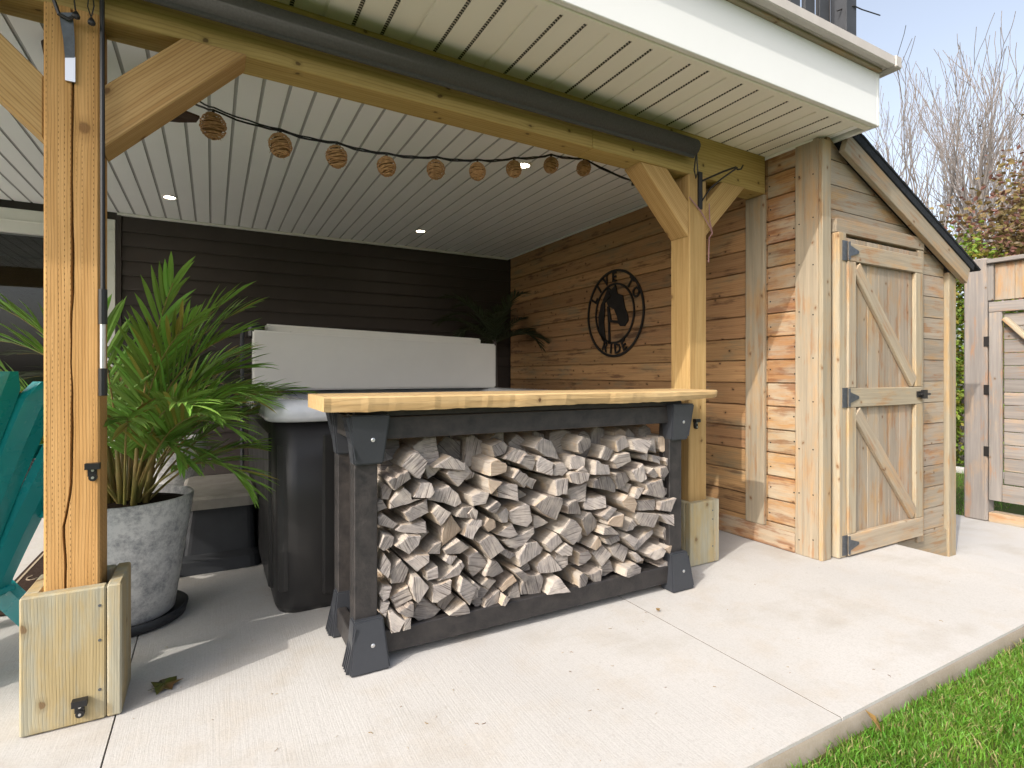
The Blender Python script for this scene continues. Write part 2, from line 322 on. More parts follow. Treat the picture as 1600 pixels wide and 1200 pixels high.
# ------------------------------------------------------------------ setting: ground, slabs, lawn
def sheet(name, x0, x1, y0, y1, z, mat, nx=1, ny=1, fz=None, parent=None):
    V = [(x0 + (x1 - x0) * i / nx, y0 + (y1 - y0) * j / ny, 0) for j in range(ny + 1) for i in range(nx + 1)]
    V = [(x, y, (fz(x, y) if fz else z)) for x, y, _ in V]
    F = [(j * (nx + 1) + i, j * (nx + 1) + i + 1, (j + 1) * (nx + 1) + i + 1, (j + 1) * (nx + 1) + i) for j in range(ny) for i in range(nx)]
    return mesh(name, V, F, mat, None, parent)
tag(sheet('ground', -400, 400, -400, 400, -.42, M_FIELD), kind='structure')
YE = 1.04                                            # front edge of the patio
patio = tag(bx('patio', (-7, YE + .012, -.4), (3.942, 6.2, -.035), M_CONCD, None, 'x', 0), kind='structure')
def slab(lo, hi, par, bev=0):
    o = bx('concrete_slab', lo, hi, M_CONC, par, 'x', bev); return o
for a, b in ((-7, -.2815), (-.2765, 1.7965), (1.8020, 3.954)): slab((a, YE, -.10), (b, 6.2, 0), patio)
M_DIRT = plain('joint_dirt', (.13, .11, .085), .95, .1, var=.5, vs_=30)
bx('joint_filler', (1.7967, YE + .004, -.034), (1.8018, 6.19, -.0012), M_DIRT, patio, 'y', 0)
bx('joint_filler', (-.2813, YE + .004, -.034), (-.2767, 6.19, -.012), M_DIRT, patio, 'y', 0)
lower = tag(bx('lower_patio', (3.96, -1.5, -.42), (6.22, 8, -.245), M_CONCD, None, 'y', 0), kind='structure')
slab((3.957, -1.5, -.30), (6.24, 8, -.22), lower)
# rough grey lip of the poured edge
def edge_strip():
    V = []; F = []; n = 160
    for i in range(n + 1):
        x = -2 + 5.95 * i / n; a = mnoise.noise((x * 5, 0, 0)) * .006; b = mnoise.noise((x * 3, 9, 0)) * .012; c = mnoise.noise((x * 9, 4, 0)) * .006
        V += [(x, YE - .001 + a * .2, -.010), (x, YE - .006 + a, -.016), (x, YE - .010 + b * .4, -.05 + c), (x, YE - .016 + b, -.13)]
    for i in range(n):
        for k in range(3): q = i * 4 + k; F.append((q, q + 1, q + 5, q + 4))
    return mesh('slab_edge', V, F, M_CONCD, None, patio, True)
edge_strip()
def lawn_z(x, y):
    return -.07 + .012 * mnoise.noise((x * 2.1, y * 2.1, 0)) - (max(0, x - 3.9) * .3 if x < 4.5 else .18)
tag(sheet('lawn', -3, 5.5, -3, YE + .02, 0, M_LAWN, 60, 30, lawn_z), kind='structure')
def blades(name, n, fx, fh, mat, seed):
    rd = random.Random(seed); V = []; F = []
    for _ in range(n):
        x, y, z = fx(rd); h = fh(rd); a = rd.uniform(0, 2 * pi); w = rd.uniform(.0014, .003); l = rd.uniform(.1, .9) * h
        dx, dy = cos(a), sin(a); b = rd.uniform(0, 2 * pi); ex, ey = cos(b) * l, sin(b) * l; k = len(V)
        V += [(x - dx * w, y - dy * w, z), (x + dx * w, y + dy * w, z), (x + ex * .4 + dx * w * .8, y + ey * .4 + dy * w * .8, z + h * .62), (x + ex * .4 - dx * w * .8, y + ey * .4 - dy * w * .8, z + h * .62), (x + ex, y + ey, z + h * rd.uniform(.8, 1))]
        F += [(k, k + 1, k + 2, k + 3), (k + 3, k + 2, k + 4)]
    return mesh(name, V, F, mat)
def gx(rd):
    while 1:
        x = rd.uniform(.9, 4.4); y = YE - .012 - abs(rd.gauss(0, .45)) - rd.uniform(0, .02)
        if y < -.1: continue
        if mnoise.noise((x * 3.3, y * 3.3, 5)) < -.32 and rd.random() < .55: continue
        if y > YE - .05 and rd.random() < .45 + .5 * mnoise.noise((x * 4, 1, 1)): continue
        return x, y, lawn_z(x, y) - .004
tag(blades('grass', 62000, gx, lambda r: r.uniform(.018, .05), M_GRASS, 3), 'short bright green lawn grass along the concrete edge', 'grass', kind='stuff')
tag(sheet('far_lawn', 6.24, 30, -8, 14, -.235, M_LAWN, 30, 30, lambda x, y: -.235 + .01 * mnoise.noise((x, y, 2))), kind='structure')
tag(blades('grass', 9000, lambda r: (r.uniform(6.26, 11), r.uniform(2.4, 4.8), -.24), lambda r: r.uniform(.03, .07), M_GRASS, 4), 'patch of lawn behind the gate post', 'grass', kind='stuff')

# ------------------------------------------------------------------ house back wall
YW = 5.93; ZC = 2.555
wall = thing('house_wall', 'dark brown lap sided house wall behind the hot tub', 'wall', (1.2, YW + .1, 0))
bx('wall_core', (-.74, YW + .012, 0), (3.30, YW + .16, ZC + .3), M_SIDING, wall, 'x', 0)
def lapmesh(L, h):
    V = []; 
    for x in (-L / 2, L / 2): V += [(x, .010, -h / 2), (x, -.012, -h / 2), (x, -.014, -h / 2 + .008), (x, .004, h / 2), (x, .010, h / 2)]
    F = [(0, 1, 2, 3, 4)[::-1], (5, 6, 7, 8, 9)] + [(i, (i + 1) % 5, (i + 1) % 5 + 5, i + 5) for i in range(5)]
    me = bpy.data.meshes.new('siding_board'); me.from_pydata(V, [], F); me.materials.append(M_SIDING); me.update(); return me
lm = lapmesh(3.92, .133)
for i in range(19): link('siding_board', lm, T(1.255, YW, 2.398 + .0655 + .131 - .131 * (i + 1)), wall)
bx('corner_trim', (-.748, YW - .024, 0), (-.708, YW + .012, 2.53), M_SIDING, wall, 'z')
bx('ceiling_trim', (-.74, YW - .03, 2.532), (3.2, YW + .01, 2.5535), M_WHITE, wall, 'x')
left = thing('house_wall', 'dark house wall around the sliding glass door', 'wall', (-3, YW + .1, 0))
bx('wall_core', (-6, YW + .02, 2.50), (-.752, YW + .16, ZC + .3), M_SIDING, left, 'x', 0)
bx('wall_core', (-6, YW + .02, 0), (-3.32, YW + .16, 2.497), M_SIDING, left, 'z', 0)
door = thing('sliding_door', 'cream framed sliding glass patio door at the end of the dark wall', 'door', (-2.03, YW, 0))
bx('head_frame', (-3.3, YW - .03, 2.29), (-.752, YW + .1, 2.485), M_WHITE, door, 'x')
bx('head_strip', (-3.3, YW - .042, 2.38), (-.752, YW - .031, 2.395), M_WHITE, door, 'x')
bx('jamb', (-.835, YW - .028, .06), (-.752, YW + .1, 2.289), M_WHITE, door, 'z')
bx('jamb', (-3.3, YW - .028, .06), (-3.22, YW + .1, 2.289), M_WHITE, door, 'z')
bx('sill', (-3.3, YW - .05, 0.002), (-.752, YW + .1, .059), M_WHITE, door, 'x')
bx('mullion', (-2.08, YW - .01, .06), (-2.0, YW + .07, 2.289), M_WHITE, door, 'z')
M_GLASS = glassy('door_glass', (.8, .83, .85))
bx('pane', (-1.999, YW + .03, .06), (-.836, YW + .042, 2.289), M_GLASS, door, 'x', 0)
bx('pane', (-3.219, YW + .03, .06), (-2.081, YW + .042, 2.289), M_GLASS, door, 'x', 0)
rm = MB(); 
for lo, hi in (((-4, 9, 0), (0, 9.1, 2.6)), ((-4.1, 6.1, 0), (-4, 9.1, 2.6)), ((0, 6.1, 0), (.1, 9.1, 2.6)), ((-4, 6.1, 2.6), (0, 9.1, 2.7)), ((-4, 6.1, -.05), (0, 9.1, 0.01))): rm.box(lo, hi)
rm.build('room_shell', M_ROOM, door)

# ------------------------------------------------------------------ ceiling / soffit boards
def boardmesh(L, gm, bm_):
    w = .119; P = [(0, .014), (0, 0), (.1025, 0), (.105, .007), (.1165, .007), (.119, .002), (.119, .014)]
    V = [(x, y, z) for y in (-L / 2, L / 2) for x, z in P]; n = len(P)
    F = [(i, i + n, i + 1 + n, i + 1) for i in range(n - 1)] + [(n - 1, 2 * n - 1, n, 0)]
    me = bpy.data.meshes.new('ceiling_board'); me.from_pydata(V, [], F); me.materials.append(bm_); me.materials.append(gm)
    for i, q in enumerate(me.polygons): q.material_index = 1 if i in (2, 3, 4) else 0
    me.update(); return me
ceil = tag(bx('ceiling', (-3.0, 1.78, ZC + .016), (3.33, YW, ZC + .05), M_VINYL, None, 'x', 0), kind='structure')
b_in = boardmesh(YW - 2.40, M_GROOVE, M_VINYL); b_o1 = boardmesh(2.415 - 1.775, M_PERF, M_CREAMV); b_o2 = boardmesh(2.415 - 1.775, M_CREAMV, M_CREAMV)
x = .469 - .119 * 29 ; k = 0
while x < 3.1:
    link('ceiling_board', b_in, T(x, (YW + 2.40) / 2, ZC), ceil); x += .119
x = 1.227 - .119 * 35 - .1165
while x < 3.25:
    link('ceiling_board', b_o2 if (k + 1) % 3 == 2 else b_o1, T(x, (2.415 + 1.775) / 2, ZC - .001), ceil); x += .119; k += 1
bx('edge_trim', (-3, 1.762, ZC - .012), (3.335, 1.80, ZC + .012), M_CREAMV, ceil, 'x')
bx('wall_trim', (3.192, 2.02, ZC - .018), (3.2125, YW - .031, ZC - .002), M_WHITE, ceil, 'y')

# ------------------------------------------------------------------ deck above
deck = thing('deck', 'upper deck with white fascia board over the patio', 'deck', (.2, 3, ZC))
bx('fascia', (-3.0, 1.735, ZC - .006), (3.345, 1.761, 2.853), M_FASCIA, deck, 'x')
bx('fascia', (3.347, 1.735, ZC - .006), (3.372, YW, 2.853), M_FASCIA, deck, 'y')
bx('fascia', (-3.03, 1.735, ZC - .006), (-3.002, YW, 2.853), M_FASCIA, deck, 'y')
bx('drip_edge', (-3.0, 1.715, 2.853), (3.36, 1.75, 2.870), M_TRIM, deck, 'x')
bx('edge_board', (-3.0, 1.66, 2.866), (3.385, 1.70, 2.925), M_DECKT, deck, 'x', .006)
bx('end_cap', (3.388, 1.655, 2.862), (3.45, 1.78, 2.93), M_DECKT, deck, 'y', .006)
bx('decking', (-3.0, 1.702, 2.871), (3.386, YW, 2.918), M_DECKT, deck, 'x', .004)
rail = thing('deck_railing', 'charcoal slatted railing standing on the deck edge', 'railing', (2.3, 1.8, 2.925))
x = .60
while x < 3.0:
    bx('slat', (x, 1.80, 2.92), (x + .088, 1.822, 3.95), M_RAIL, rail, 'z'); x += .128
bx('post', (3.085, 1.76, 2.92), (3.185, 1.85, 4.05), M_RAIL, rail, 'z')
bx('rail_bar', (.5, 1.824, 3.0), (3.084, 1.86, 3.09), M_RAIL, rail, 'x')
bx('rail_bar', (.5, 1.824, 3.8), (3.084, 1.86, 3.89), M_RAIL, rail, 'x')
wr = MB(); wr.tube([atY(1308, 17, 1.79), atY(1322, 12, 1.78), atY(1334, 9, 1.755), atY(1347, 15, 1.755), atY(1375, 24, 1.755)], .0035, 5)
for q in (2.86, 2.98): wr.tube([(q, 1.79, 2.925), (q, 1.79, 3.9)], .004, 5)
wr.build('wire', M_IRON, rail)

# ------------------------------------------------------------------ timber frame
def yb(x): return 2.262 + .026 * (x + .05)
fr = thing('timber_frame', 'yellow pine post and beam frame carrying the deck edge', 'frame', (1, 2.35, 0))
def crackpost(x0, x1, y0, y1, z0, z1, crack, mat, wid):
    """square post whose front face has a drying crack running down it; built along local X = up"""
    rows = 70; V = []; F = []
    for i in range(rows + 1):
        t = i / rows; z = z0 + (z1 - z0) * t
        cx, w = crack(z); j = .0012 * mnoise.noise((z * 4, 0, 1)); dp = min(.04, w * 5)
        pr = [(x0 + .006, y0), (cx - w, y0 + .0005), (cx + j, y0 + dp), (cx + w, y0 + .0005), (x1 - .006, y0), (x1, y0 + .006), (x1, y1), (x0, y1), (x0, y0 + .006)]
        V += [(a, b, z) for a, b in pr]
    n = 9
    for i in range(rows):
        for k in range(n): F.append((i * n + k, i * n + (k + 1) % n, (i + 1) * n + (k + 1) % n, (i + 1) * n + k))
    F += [tuple(range(n))[::-1], tuple(range(rows * n, rows * n + n))]
    M = T((x0 + x1) / 2, (y0 + y1) / 2, (z0 + z1) / 2) @ AX['z']; I = M.inverted()
    return mesh('post', [I @ Vector(v) for v in V], F, mat, M, fr)
LP = (-.472, -.327, 2.238, 2.383)
def lcrack(z):
    cx = -.40 + .006 * mnoise.noise((z * 2.2, 3, 0)) + .004 * mnoise.noise((z * 9, 3, 0))
    if z < .75: cx -= .017 * min(1, (.75 - z) / .12)
    w = .0038 + .0022 * mnoise.noise((z * 3, 8, 0))
    return cx, max(.0009, w)
crackpost(LP[0], LP[1], LP[2], LP[3], .004, 2.309, lcrack, M_POST, 1)
RP = (2.472, 2.617, 2.322, 2.467)
crackpost(RP[0], RP[1], RP[2], RP[3], .004, 2.309, lambda z: (2.53, .0005), M_PINE, 1)
bar('beam', (-3.0, yb(-3.0) + .07, 2.432), (.35 + 1.4, yb(1.75) + .07, 2.432), .14, .244, M_BEAM, fr)
bar('beam', (1.752, yb(1.752) + .07, 2.432), (3.19, yb(3.19) + .07, 2.432), .14, .244, M_BEAM, fr)
def brace(x0, z0, x1, z1, y, flip):
    """45 degree brace, cut plumb at the post (x0) and level at the beam; lower edge from (x0,z0) to (x1,z1)"""
    w = .145 * sqrt(2); dp = .14
    P = [(x0, z0), (x1, z1), (x1 + (-w if x1 > x0 else w), z1), (x0, z0 + w)]
    M = T((x0 + x1) / 2, y + dp / 2, (z0 + z1) / 2) @ Matrix.Rotation((-1 if x1 > x0 else 1) * pi / 4, 4, 'Y'); I = M.inverted()
    V = [I @ Vector((a, yy, b)) for yy in (y, y + dp) for a, b in P]
    F = [(0, 1, 2, 3), (7, 6, 5, 4)] + [(i, i + 4, (i + 1) % 4 + 4, (i + 1) % 4) for i in range(4)]
    o = mesh('brace', V, F, M_PINE, M, fr)
    bm = bmesh.new(); bm.from_mesh(o.data); bmesh.ops.recalc_face_normals(bm, faces=bm.faces); bmesh.ops.bevel(bm, geom=bm.edges[:], offset=.004, segments=1, affect='EDGES'); bm.to_mesh(o.data); bm.free()
brace(-.325, 1.872, .113, 2.311, 2.250, 0); brace(-.474, 1.872, -.911, 2.311, 2.250, 0)
brace(2.470, 1.937, 2.096, 2.311, 2.328, 0); brace(2.619, 1.958, 2.972, 2.311, 2.330, 0)
def postbase(x0, x1, y0, y1, h, lab):
    t = thing('post_base', lab, 'post base', ((x0 + x1) / 2, (y0 + y1) / 2, 0), 0, 'boxed post bases')
    bx('board', (x0, y0, .003), (x1 - .042, y0 + .042, h), M_BASE, t, 'z', .005)
    bx('board', (x1 - .040, y0, .003), (x1, y1, h + .002), M_BASE, t, 'z', .005)
    bx('board', (x0, y0 + .044, .003), (x0 + .042, y1, h - .001), M_BASE, t, 'z', .005)
    bx('board', (x0 + .044, y1 - .042, .003), (x1 - .042, y1, h), M_BASE, t, 'z', .005)
    s = MB()
    for z in (.1, .26, h - .06):
        s.lathe([(.0045, 0), (.0045, .0025)], 10, T(x1 - .058, y0 + .0008, z) @ Matrix.Rotation(pi / 2, 4, 'X'))
    s.build('screw_heads', M_HINGE, t)
postbase(-.520, -.262, 2.190, 2.43, .432, 'greenish weathered board box around the foot of the cracked post')
postbase(2.424, 2.665, 2.268, 2.515, .372, 'weathered board box around the post foot beside the firewood rack')

# ------------------------------------------------------------------ cedar wall and shed
XW = 3.22; PIT = .152
cw = thing('cedar_wall', 'brown cedar plank wall with a round horse sign on it', 'wall', (XW + .05, 4.2, 0))
bx('wall_core', (XW + .021, 2.36, 0), (XW + .12, YW, ZC), M_CEDAR, cw, 'y', 0)
for i in range(17):
    z0 = .0 + i * PIT; z1 = min(z0 + PIT - .004, ZC - .004)
    if z1 - z0 > .02: bx('plank', (XW - .001, 2.352, z0 + .002), (XW + .02, YW - .03, z1), M_CEDAR, cw, 'y', .004)
bx('batten', (XW - .032, 2.352, .125), (XW - .003, 2.497, 2.309), M_TRIM, cw, 'z', .004)
bx('skirt_board', (XW - .029, 2.14, .002), (XW - .003, YW - .04, .123), M_CEDW, cw, 'y', .004)
shed = thing('garden_shed', 'weathered cedar lean to shed with plank door and shingle roof', 'shed', (4.0, 3, -.22))
YS = 1.99
def roof_z(x): return 2.52 - (x - 3.37) * .435
# side wall towards the patio
for i in range(17):
    z0 = i * PIT; z1 = min(z0 + PIT - .004, ZC - .006)
    if z1 - z0 > .02: bx('plank', (XW - .0005, 2.01, z0 + .002), (XW + .02, 2.349, z1), M_CEDW, shed, 'y', .004)
bx('wall_core', (XW + .0215, 2.07, 0), (XW + .10, 2.355, ZC - .01), M_CEDAR, shed, 'z', 0)
bx('corner_board', (XW - .026, 1.990, .0), (XW - .003, 2.138, ZC - .004), M_TRIM, shed, 'z', .004)
bx('corner_board', (XW - .026, 1.962, 0), (XW + .062, 1.988, 2.535), M_TRIM, shed, 'z', .004)
bx('wall_core', (XW + .03, YS + .021, -.226), (4.82, YS + .06, 1.9), M_SHED, shed, 'x', 0)
bx('wall_core', (XW + .03, YS + .021, 1.902), (3.9, YS + .06, 2.25), M_SHED, shed, 'x', 0)
# front planks, cut to the roof slope
def slope_plank(x0, x1, z0, z1):
    P = [(x0, z0), (x1, z0)]
    xr = lambda z: 3.37 + (2.50 - z) / .435
    xa = min(x1, xr(z0)); xb = min(x1, xr(z1))
    if xa - x0 < .02: return
    P = [(x0, z0), (xa, z0)] + ([(xa, min(z1, roof_z(xa) - .02))] if xb < xa else []) + [(max(xb, x0), z1), (x0, z1)]
    Q = []
    for q in P:
        if not Q or (abs(q[0] - Q[-1][0]) + abs(q[1] - Q[-1][1])) > 1e-4: Q.append(q)
    M = T(sum(q[0] for q in Q) / len(Q), YS + .01, (z0 + z1) / 2); I = M.inverted(); n = len(Q)
    V = [I @ Vector((a, y, b)) for y in (YS, YS + .02) for a, b in Q]
    mesh('plank', V, [tuple(range(n)), tuple(range(n, 2 * n))[::-1]] + [(i, i + n, (i + 1) % n + n, (i + 1) % n) for i in range(n)], M_SHED, M, shed)
for i in range(-1, 18):
    z0 = i * PIT + .01; z1 = z0 + PIT - .005
    if z0 > 1.95: slope_plank(XW + .065, 4.82, z0, z1)
    else:
        if z1 > 2.0: z1 = z0 + .08
        slope_plank(XW + .064, 3.318, max(z0, .001), z1) if z1 > .02 else None
        slope_plank(4.372, 4.72, z0, min(z1, 2.0))
bx('skirt_board', (4.05, YS - .012, -.224), (4.738, YS - .001, -.02), M_TRIM, shed, 'x', .003)
bx('skirt_board', (XW + .06, YS - .02, -.2), (4.05, YS - .001, -.001), M_TRIM, shed, 'x', .003)
bx('corner_board', (4.74, YS - .026, -.226), (4.848, YS + .05, 1.87), M_TRIM, shed, 'z', .004)
bx('jamb', (3.322, YS - .052, .004), (3.398, YS - .001, 1.985), M_TRIM, shed, 'z', .004)
bx('jamb', (4.29, YS - .03, -.05), (4.370, YS - .001, 1.985), M_TRIM, shed, 'z', .004)
bx('door_head', (3.322, YS - .034, 1.987), (4.37, YS - .001, 2.075), M_TRIM, shed, 'x', .004)
nl_ = MB()
for i in range(1, 16):
    for yy in (2.16, 2.33): nl_.lathe([(.005, 0), (.005, .0015)], 8, T(XW - .0005, yy + random.uniform(-.006, .006), i * PIT + .075 + random.uniform(-.02, .02)) @ Matrix.Rotation(-pi / 2, 4, 'Y'))
for i in range(9):
    for yy in (2.02, 2.11): nl_.lathe([(.0045, 0), (.0045, .0015)], 8, T(XW - .026, yy, .1 + i * .28 + random.uniform(-.02, .02)) @ Matrix.Rotation(-pi / 2, 4, 'Y'))
nl_.build('nail_heads', M_IRON, shed)
# shed door
dr = tag(bx('door', (3.404, YS - .024, .012), (4.284, YS - .002, 1.965), M_TRIM, shed, 'z', .002), 'plank shed door with two diagonal braces')
nb = 7; w = (4.284 - 3.404) / nb
for i in range(nb): bx('plank', (3.404 + i * w + .001, YS - .036, .014), (3.404 + (i + 1) * w - .001, YS - .0245, 1.963), M_SHED, dr, 'z', .002)
yf = YS - .062; yk = YS - .0365
bx('rail', (3.404, yf, 1.815), (4.284, yk, 1.925), M_TRIM, dr, 'x'); bx('rail', (3.404, yf, .918), (4.284, yk, 1.035), M_TRIM, dr, 'x'); bx('rail', (3.404, yf - .003, .012), (4.284, yk, .140), M_TRIM, dr, 'x')
for a, b in ((.142, .916), (1.037, 1.813)):
    bx('stile', (3.404, yf, a), (3.485, yk, b), M_TRIM, dr, 'z'); bx('stile', (4.195, yf, a), (4.284, yk, b), M_TRIM, dr, 'z')
    bar('diagonal', (3.50, YS - .05, b - .03), (4.18, YS - .05, a + .03), .024, .085, M_TRIM, dr)
for z in (1.875, .978, .078):
    h = MB(); y = yf - .004
    h.box((3.352, YS - .058, z - .06), (3.402, YS - .053, z + .06)); h.box((3.398, yf - .009, z - .055), (3.41, yf - .001, z + .055))
    h.add([(3.41, y - .003, z - .034), (3.41, y - .003, z + .034), (3.505, y - .003, z + .007), (3.505, y - .003, z - .007), (3.41, y + .003, z - .034), (3.41, y + .003, z + .034), (3.505, y + .003, z + .007), (3.505, y + .003, z - .007)], [(0, 1, 2, 3)[::-1], (4, 5, 6, 7), (0, 1, 5, 4), (1, 2, 6, 5), (2, 3, 7, 6), (3, 0, 4, 7)])
    h.build('hinge', M_HINGE, dr)
h = MB(); h.box((4.20, yf - .012, .965), (4.30, yf - .0005, 1.005)); h.box((4.235, yf - .03, .955), (4.285, yf - .012, 1.015)); h.tube([(4.20, yf - .02, .985), (4.335, yf - .02, .985)], .008, 8); h.build('latch', M_BLACK, dr)
# roof
def roofpart(name, xa, xb, za, zb, y0, y1, t, mat, par):
    d = Vector((xb - xa, 0, zb - za)); return bar(name, (xa, (y0 + y1) / 2, za), (xb, (y0 + y1) / 2, zb), y1 - y0, t, mat, par)
rf = roofpart('roof', 3.40, 4.99, roof_z(3.40) + .100, roof_z(4.99) + .100, 1.908, 4.6, .05, M_SHING, shed)
roofpart('barge_board', 3.37, 4.93, roof_z(3.37) + .012, roof_z(4.93) + .012, 1.918, 1.955, .128, M_TRIM, shed)
for i in range(11):
    xa = 3.36 + i * .155; xb = xa + .17
    roofpart('shingle_course', xa, xb, roof_z(xa) + .136, roof_z(xb) + .131, 1.902, 4.62, .016, M_SHING, rf)

# ------------------------------------------------------------------ gate and fence beyond the lower slab
XG = 6.2
gp = thing('gate_post', 'tall weathered fence post carrying the gate hinges', 'post', (XG, 2.35, -.22))
bx('post', (XG - .02, 2.268, -.221), (XG + .13, 2.446, 2.185), M_GATE, gp, 'z', .012)
bx('sill', (XG + .0, .6, -.221), (XG + .13, 2.266, -.135), M_TRIM, gp, 'y', .004)
for z in (1.42, .98, .42):
    h = MB(); h.box((XG - .026, 2.262, z - .045), (XG - .0205, 2.292, z + .045)); h.box((XG - .030, 2.252, z - .045), (XG - .024, 2.2645, z + .045)); h.build('hinge', M_IRON, gp)
gt = thing('garden_gate', 'weathered grey plank gate with a diagonal brace', 'gate', (XG, 1.6, -.1))
bx('frame_board', (XG - .018, 2.165, -.02), (XG + .02, 2.258, 1.68), M_GATE, gt, 'z', .004)
bx('frame_board', (XG - .018, .9, -.02), (XG + .02, .99, 1.68), M_GATE, gt, 'z', .004)
bx('top_board', (XG - .02, .9, 1.682), (XG + .02, 2.258, 1.775), M_GATE, gt, 'y', .004)
for i in range(13):
    z = .135 + i * .118; bx('plank', (XG + .022, .992, z), (XG + .045, 2.163, z + .114), M_GATE, gt, 'y', .004)
bx('bottom_board', (XG - .018, .992, -.02), (XG + .02, 2.163, .13), M_GATE, gt, 'y', .004)
bar('diagonal', (XG, 2.145, 1.62), (XG, 1.05, .3), .036, .09, M_TRIM, gt, (1, 0, 0))
ga = thing('gate_header', 'plank panel and cap board above the gate', 'panel', (XG, 1.6, 1.8))
bx('cap_board', (XG - .05, .6, 2.125), (XG + .06, 2.264, 2.162), M_GATE, ga, 'y', .004)
bx('side_board', (XG - .015, 2.225, 1.79), (XG + .03, 2.266, 2.122), M_GATE, ga, 'z', .003)
for i in range(9): bx('plank', (XG + .005, 2.222 - (i + 1) * .14, 1.79), (XG + .028, 2.220 - i * .14, 2.123), M_SHED, ga, 'z', .003)

# ------------------------------------------------------------------ hot tub
tub = thing('hot_tub', 'hot tub with black panels and grey marbled acrylic rim', 'hot tub', (1.35, 3.8, 0))
TX0, TX1, TY0, TY1 = .228, 2.40, 2.685, 4.84
def rrect(x0, x1, y0, y1, r, n=8):
    P = []
    for cx, cy, a0 in ((x1 - r, y0 + r, -pi / 2), (x1 - r, y1 - r, 0), (x0 + r, y1 - r, pi / 2), (x0 + r, y0 + r, pi)):
        for k in range(n + 1): a = a0 + pi / 2 * k / n; P.append((cx + r * cos(a), cy + r * sin(a)))
    return P
def loft(rings, mats, name, par, smooth=True, cap=(True, True)):
    n = len(rings[0]); V = [v for r in rings for v in r]; F = []
    for i in range(len(rings) - 1):
        for k in range(n): F.append((i * n + k, i * n + (k + 1) % n, (i + 1) * n + (k + 1) % n, (i + 1) * n + k))
    if cap[0]: F.append(tuple(range(n))[::-1])
    if cap[1]: F.append(tuple(range(len(V) - n, len(V))))
    b = MB(); b.add(V, F); return b.build(name, mats, par, None, smooth)
def rr(d, z, r): return [(x, y, z) for x, y in rrect(TX0 + d, TX1 - d, TY0 + d, TY1 - d, r)]
loft([rr(.045, .002, .09), rr(.032, .03, .095), rr(.026, .5, .10), rr(.02, .90, .10)], M_TUB, 'cabinet', tub)
loft([rr(.004, .898, .12), rr(-.012, .905, .125), rr(-.018, .93, .13), rr(-.012, .975, .125), rr(.02, .998, .12), rr(.10, 1.0, .12), rr(.20, .985, .10), rr(.26, .90, .10), rr(.34, .60, .10)], M_ACRYL, 'shell', tub, cap=(False, True))
# corner column and side panel seams
for cx, cy in ((TX0 + .017, TY0 + .30),):
    bx('side_panel', (TX0 + .012, TY0 + .22, .07), (TX0 + .05, TY1 - .25, .84), M_TUB, tub, 'y', .012)
bx('front_panel', (TX0 + .23, TY0 + .012, .07), (TX1 - .25, TY0 + .05, .84), M_TUB, tub, 'x', .012)
bar('corner_rib', (TX0 + .070, TY0 + .070, .10), (TX0 + .066, TY0 + .066, .80), .055, .05, M_TUB, tub, (1, 1, 0), .012)
for x in (.84, 1.40, 1.93):
    h = MB(); h.lathe([(.0, .03), (.05, .028), (.075, .012), (.08, 0)][::-1], 16, T(x, TY1 - .15, 1.0), cap=False); h.build('headrest', M_BLACK, tub, None, True)
cov = thing('tub_cover', 'light grey tub cover folded upright on the back of the hot tub', 'cover', (1.3, 4.55, 1.0))
def cushion(name, x0, x1, y0, y1, z0, za, zb, par):
    V = [(x0, y0, z0), (x1, y0, z0), (x1, y1, z0), (x0, y1, z0), (x0, y0, za), (x1, y0, zb), (x1, y1, zb), (x0, y1, za)]
    b = MB(); b.add(V, [(3, 2, 1, 0), (4, 5, 6, 7), (0, 1, 5, 4), (1, 2, 6, 5), (2, 3, 7, 6), (3, 0, 4, 7)])
    o = b.build(name, M_COVER, par); bm = bmesh.new(); bm.from_mesh(o.data)
    bmesh.ops.bevel(bm, geom=bm.edges[:], offset=.012, segments=3, affect='EDGES'); bm.to_mesh(o.data); bm.free(); return o
cushion('cover_half', .262, 2.305, 4.50, 4.60, .998, 1.455, 1.40, cov)
cushion('cover_half', .36, 2.20, 4.605, 4.70, .998, 1.512, 1.455, cov)
bx('end_cap', (.235, 4.52, 1.39), (.345, 4.69, 1.50), M_BLACK, cov, 'y', .02)
lf = MB(); lf.tube([(.195, 4.55, .30), (.195, 4.55, 1.40), (.20, 4.56, 1.46), (.235, 4.60, 1.49), (.30, 4.62, 1.50)], .014, 8); lf.box((.185, 4.52, .30), (.262, 4.58, .40)); lf.build('lifter_arm', M_RAIL, cov)

# tub step
st = thing('tub_step', 'dark plastic tub step with pale worn rim beside the hot tub', 'step', (.05, 3.9, 0))
def rr2(x0, x1, y0, y1, z, r): return [(x, y, z) for x, y in rrect(x0, x1, y0, y1, r, 4)]
SX0, SX1, SY0, SY1 = -.15, .225, 3.56, 4.30
loft([rr2(-.50, .255, 3.51, 4.34, .003, .06), rr2(-.49, .25, 3.52, 4.33, .07, .06), rr2(-.46, SX1, SY0, SY1 + .01, .10, .05)], M_STEP, 'base', st, False)
loft([rr2(SX0 + .0, SX1, SY0, SY1, .09, .04), rr2(SX0 + .03, SX1 - .01, SY0 + .02, SY1 - .02, .36, .04)], M_STEP, 'riser', st, False)
loft([rr2(SX0 - .01, SX1 + .015, SY0 - .02, SY1 + .02, .355, .05), rr2(SX0 - .012, SX1 + .017, SY0 - .022, SY1 + .022, .41, .05), rr2(SX0 + .01, SX1 - .005, SY0 + .0, SY1, .425, .04), rr2(SX0 + .035, SX1 - .03, SY0 + .03, SY1 - .03, .425, .03)], M_STEPR, 'tread_rim', st, False)
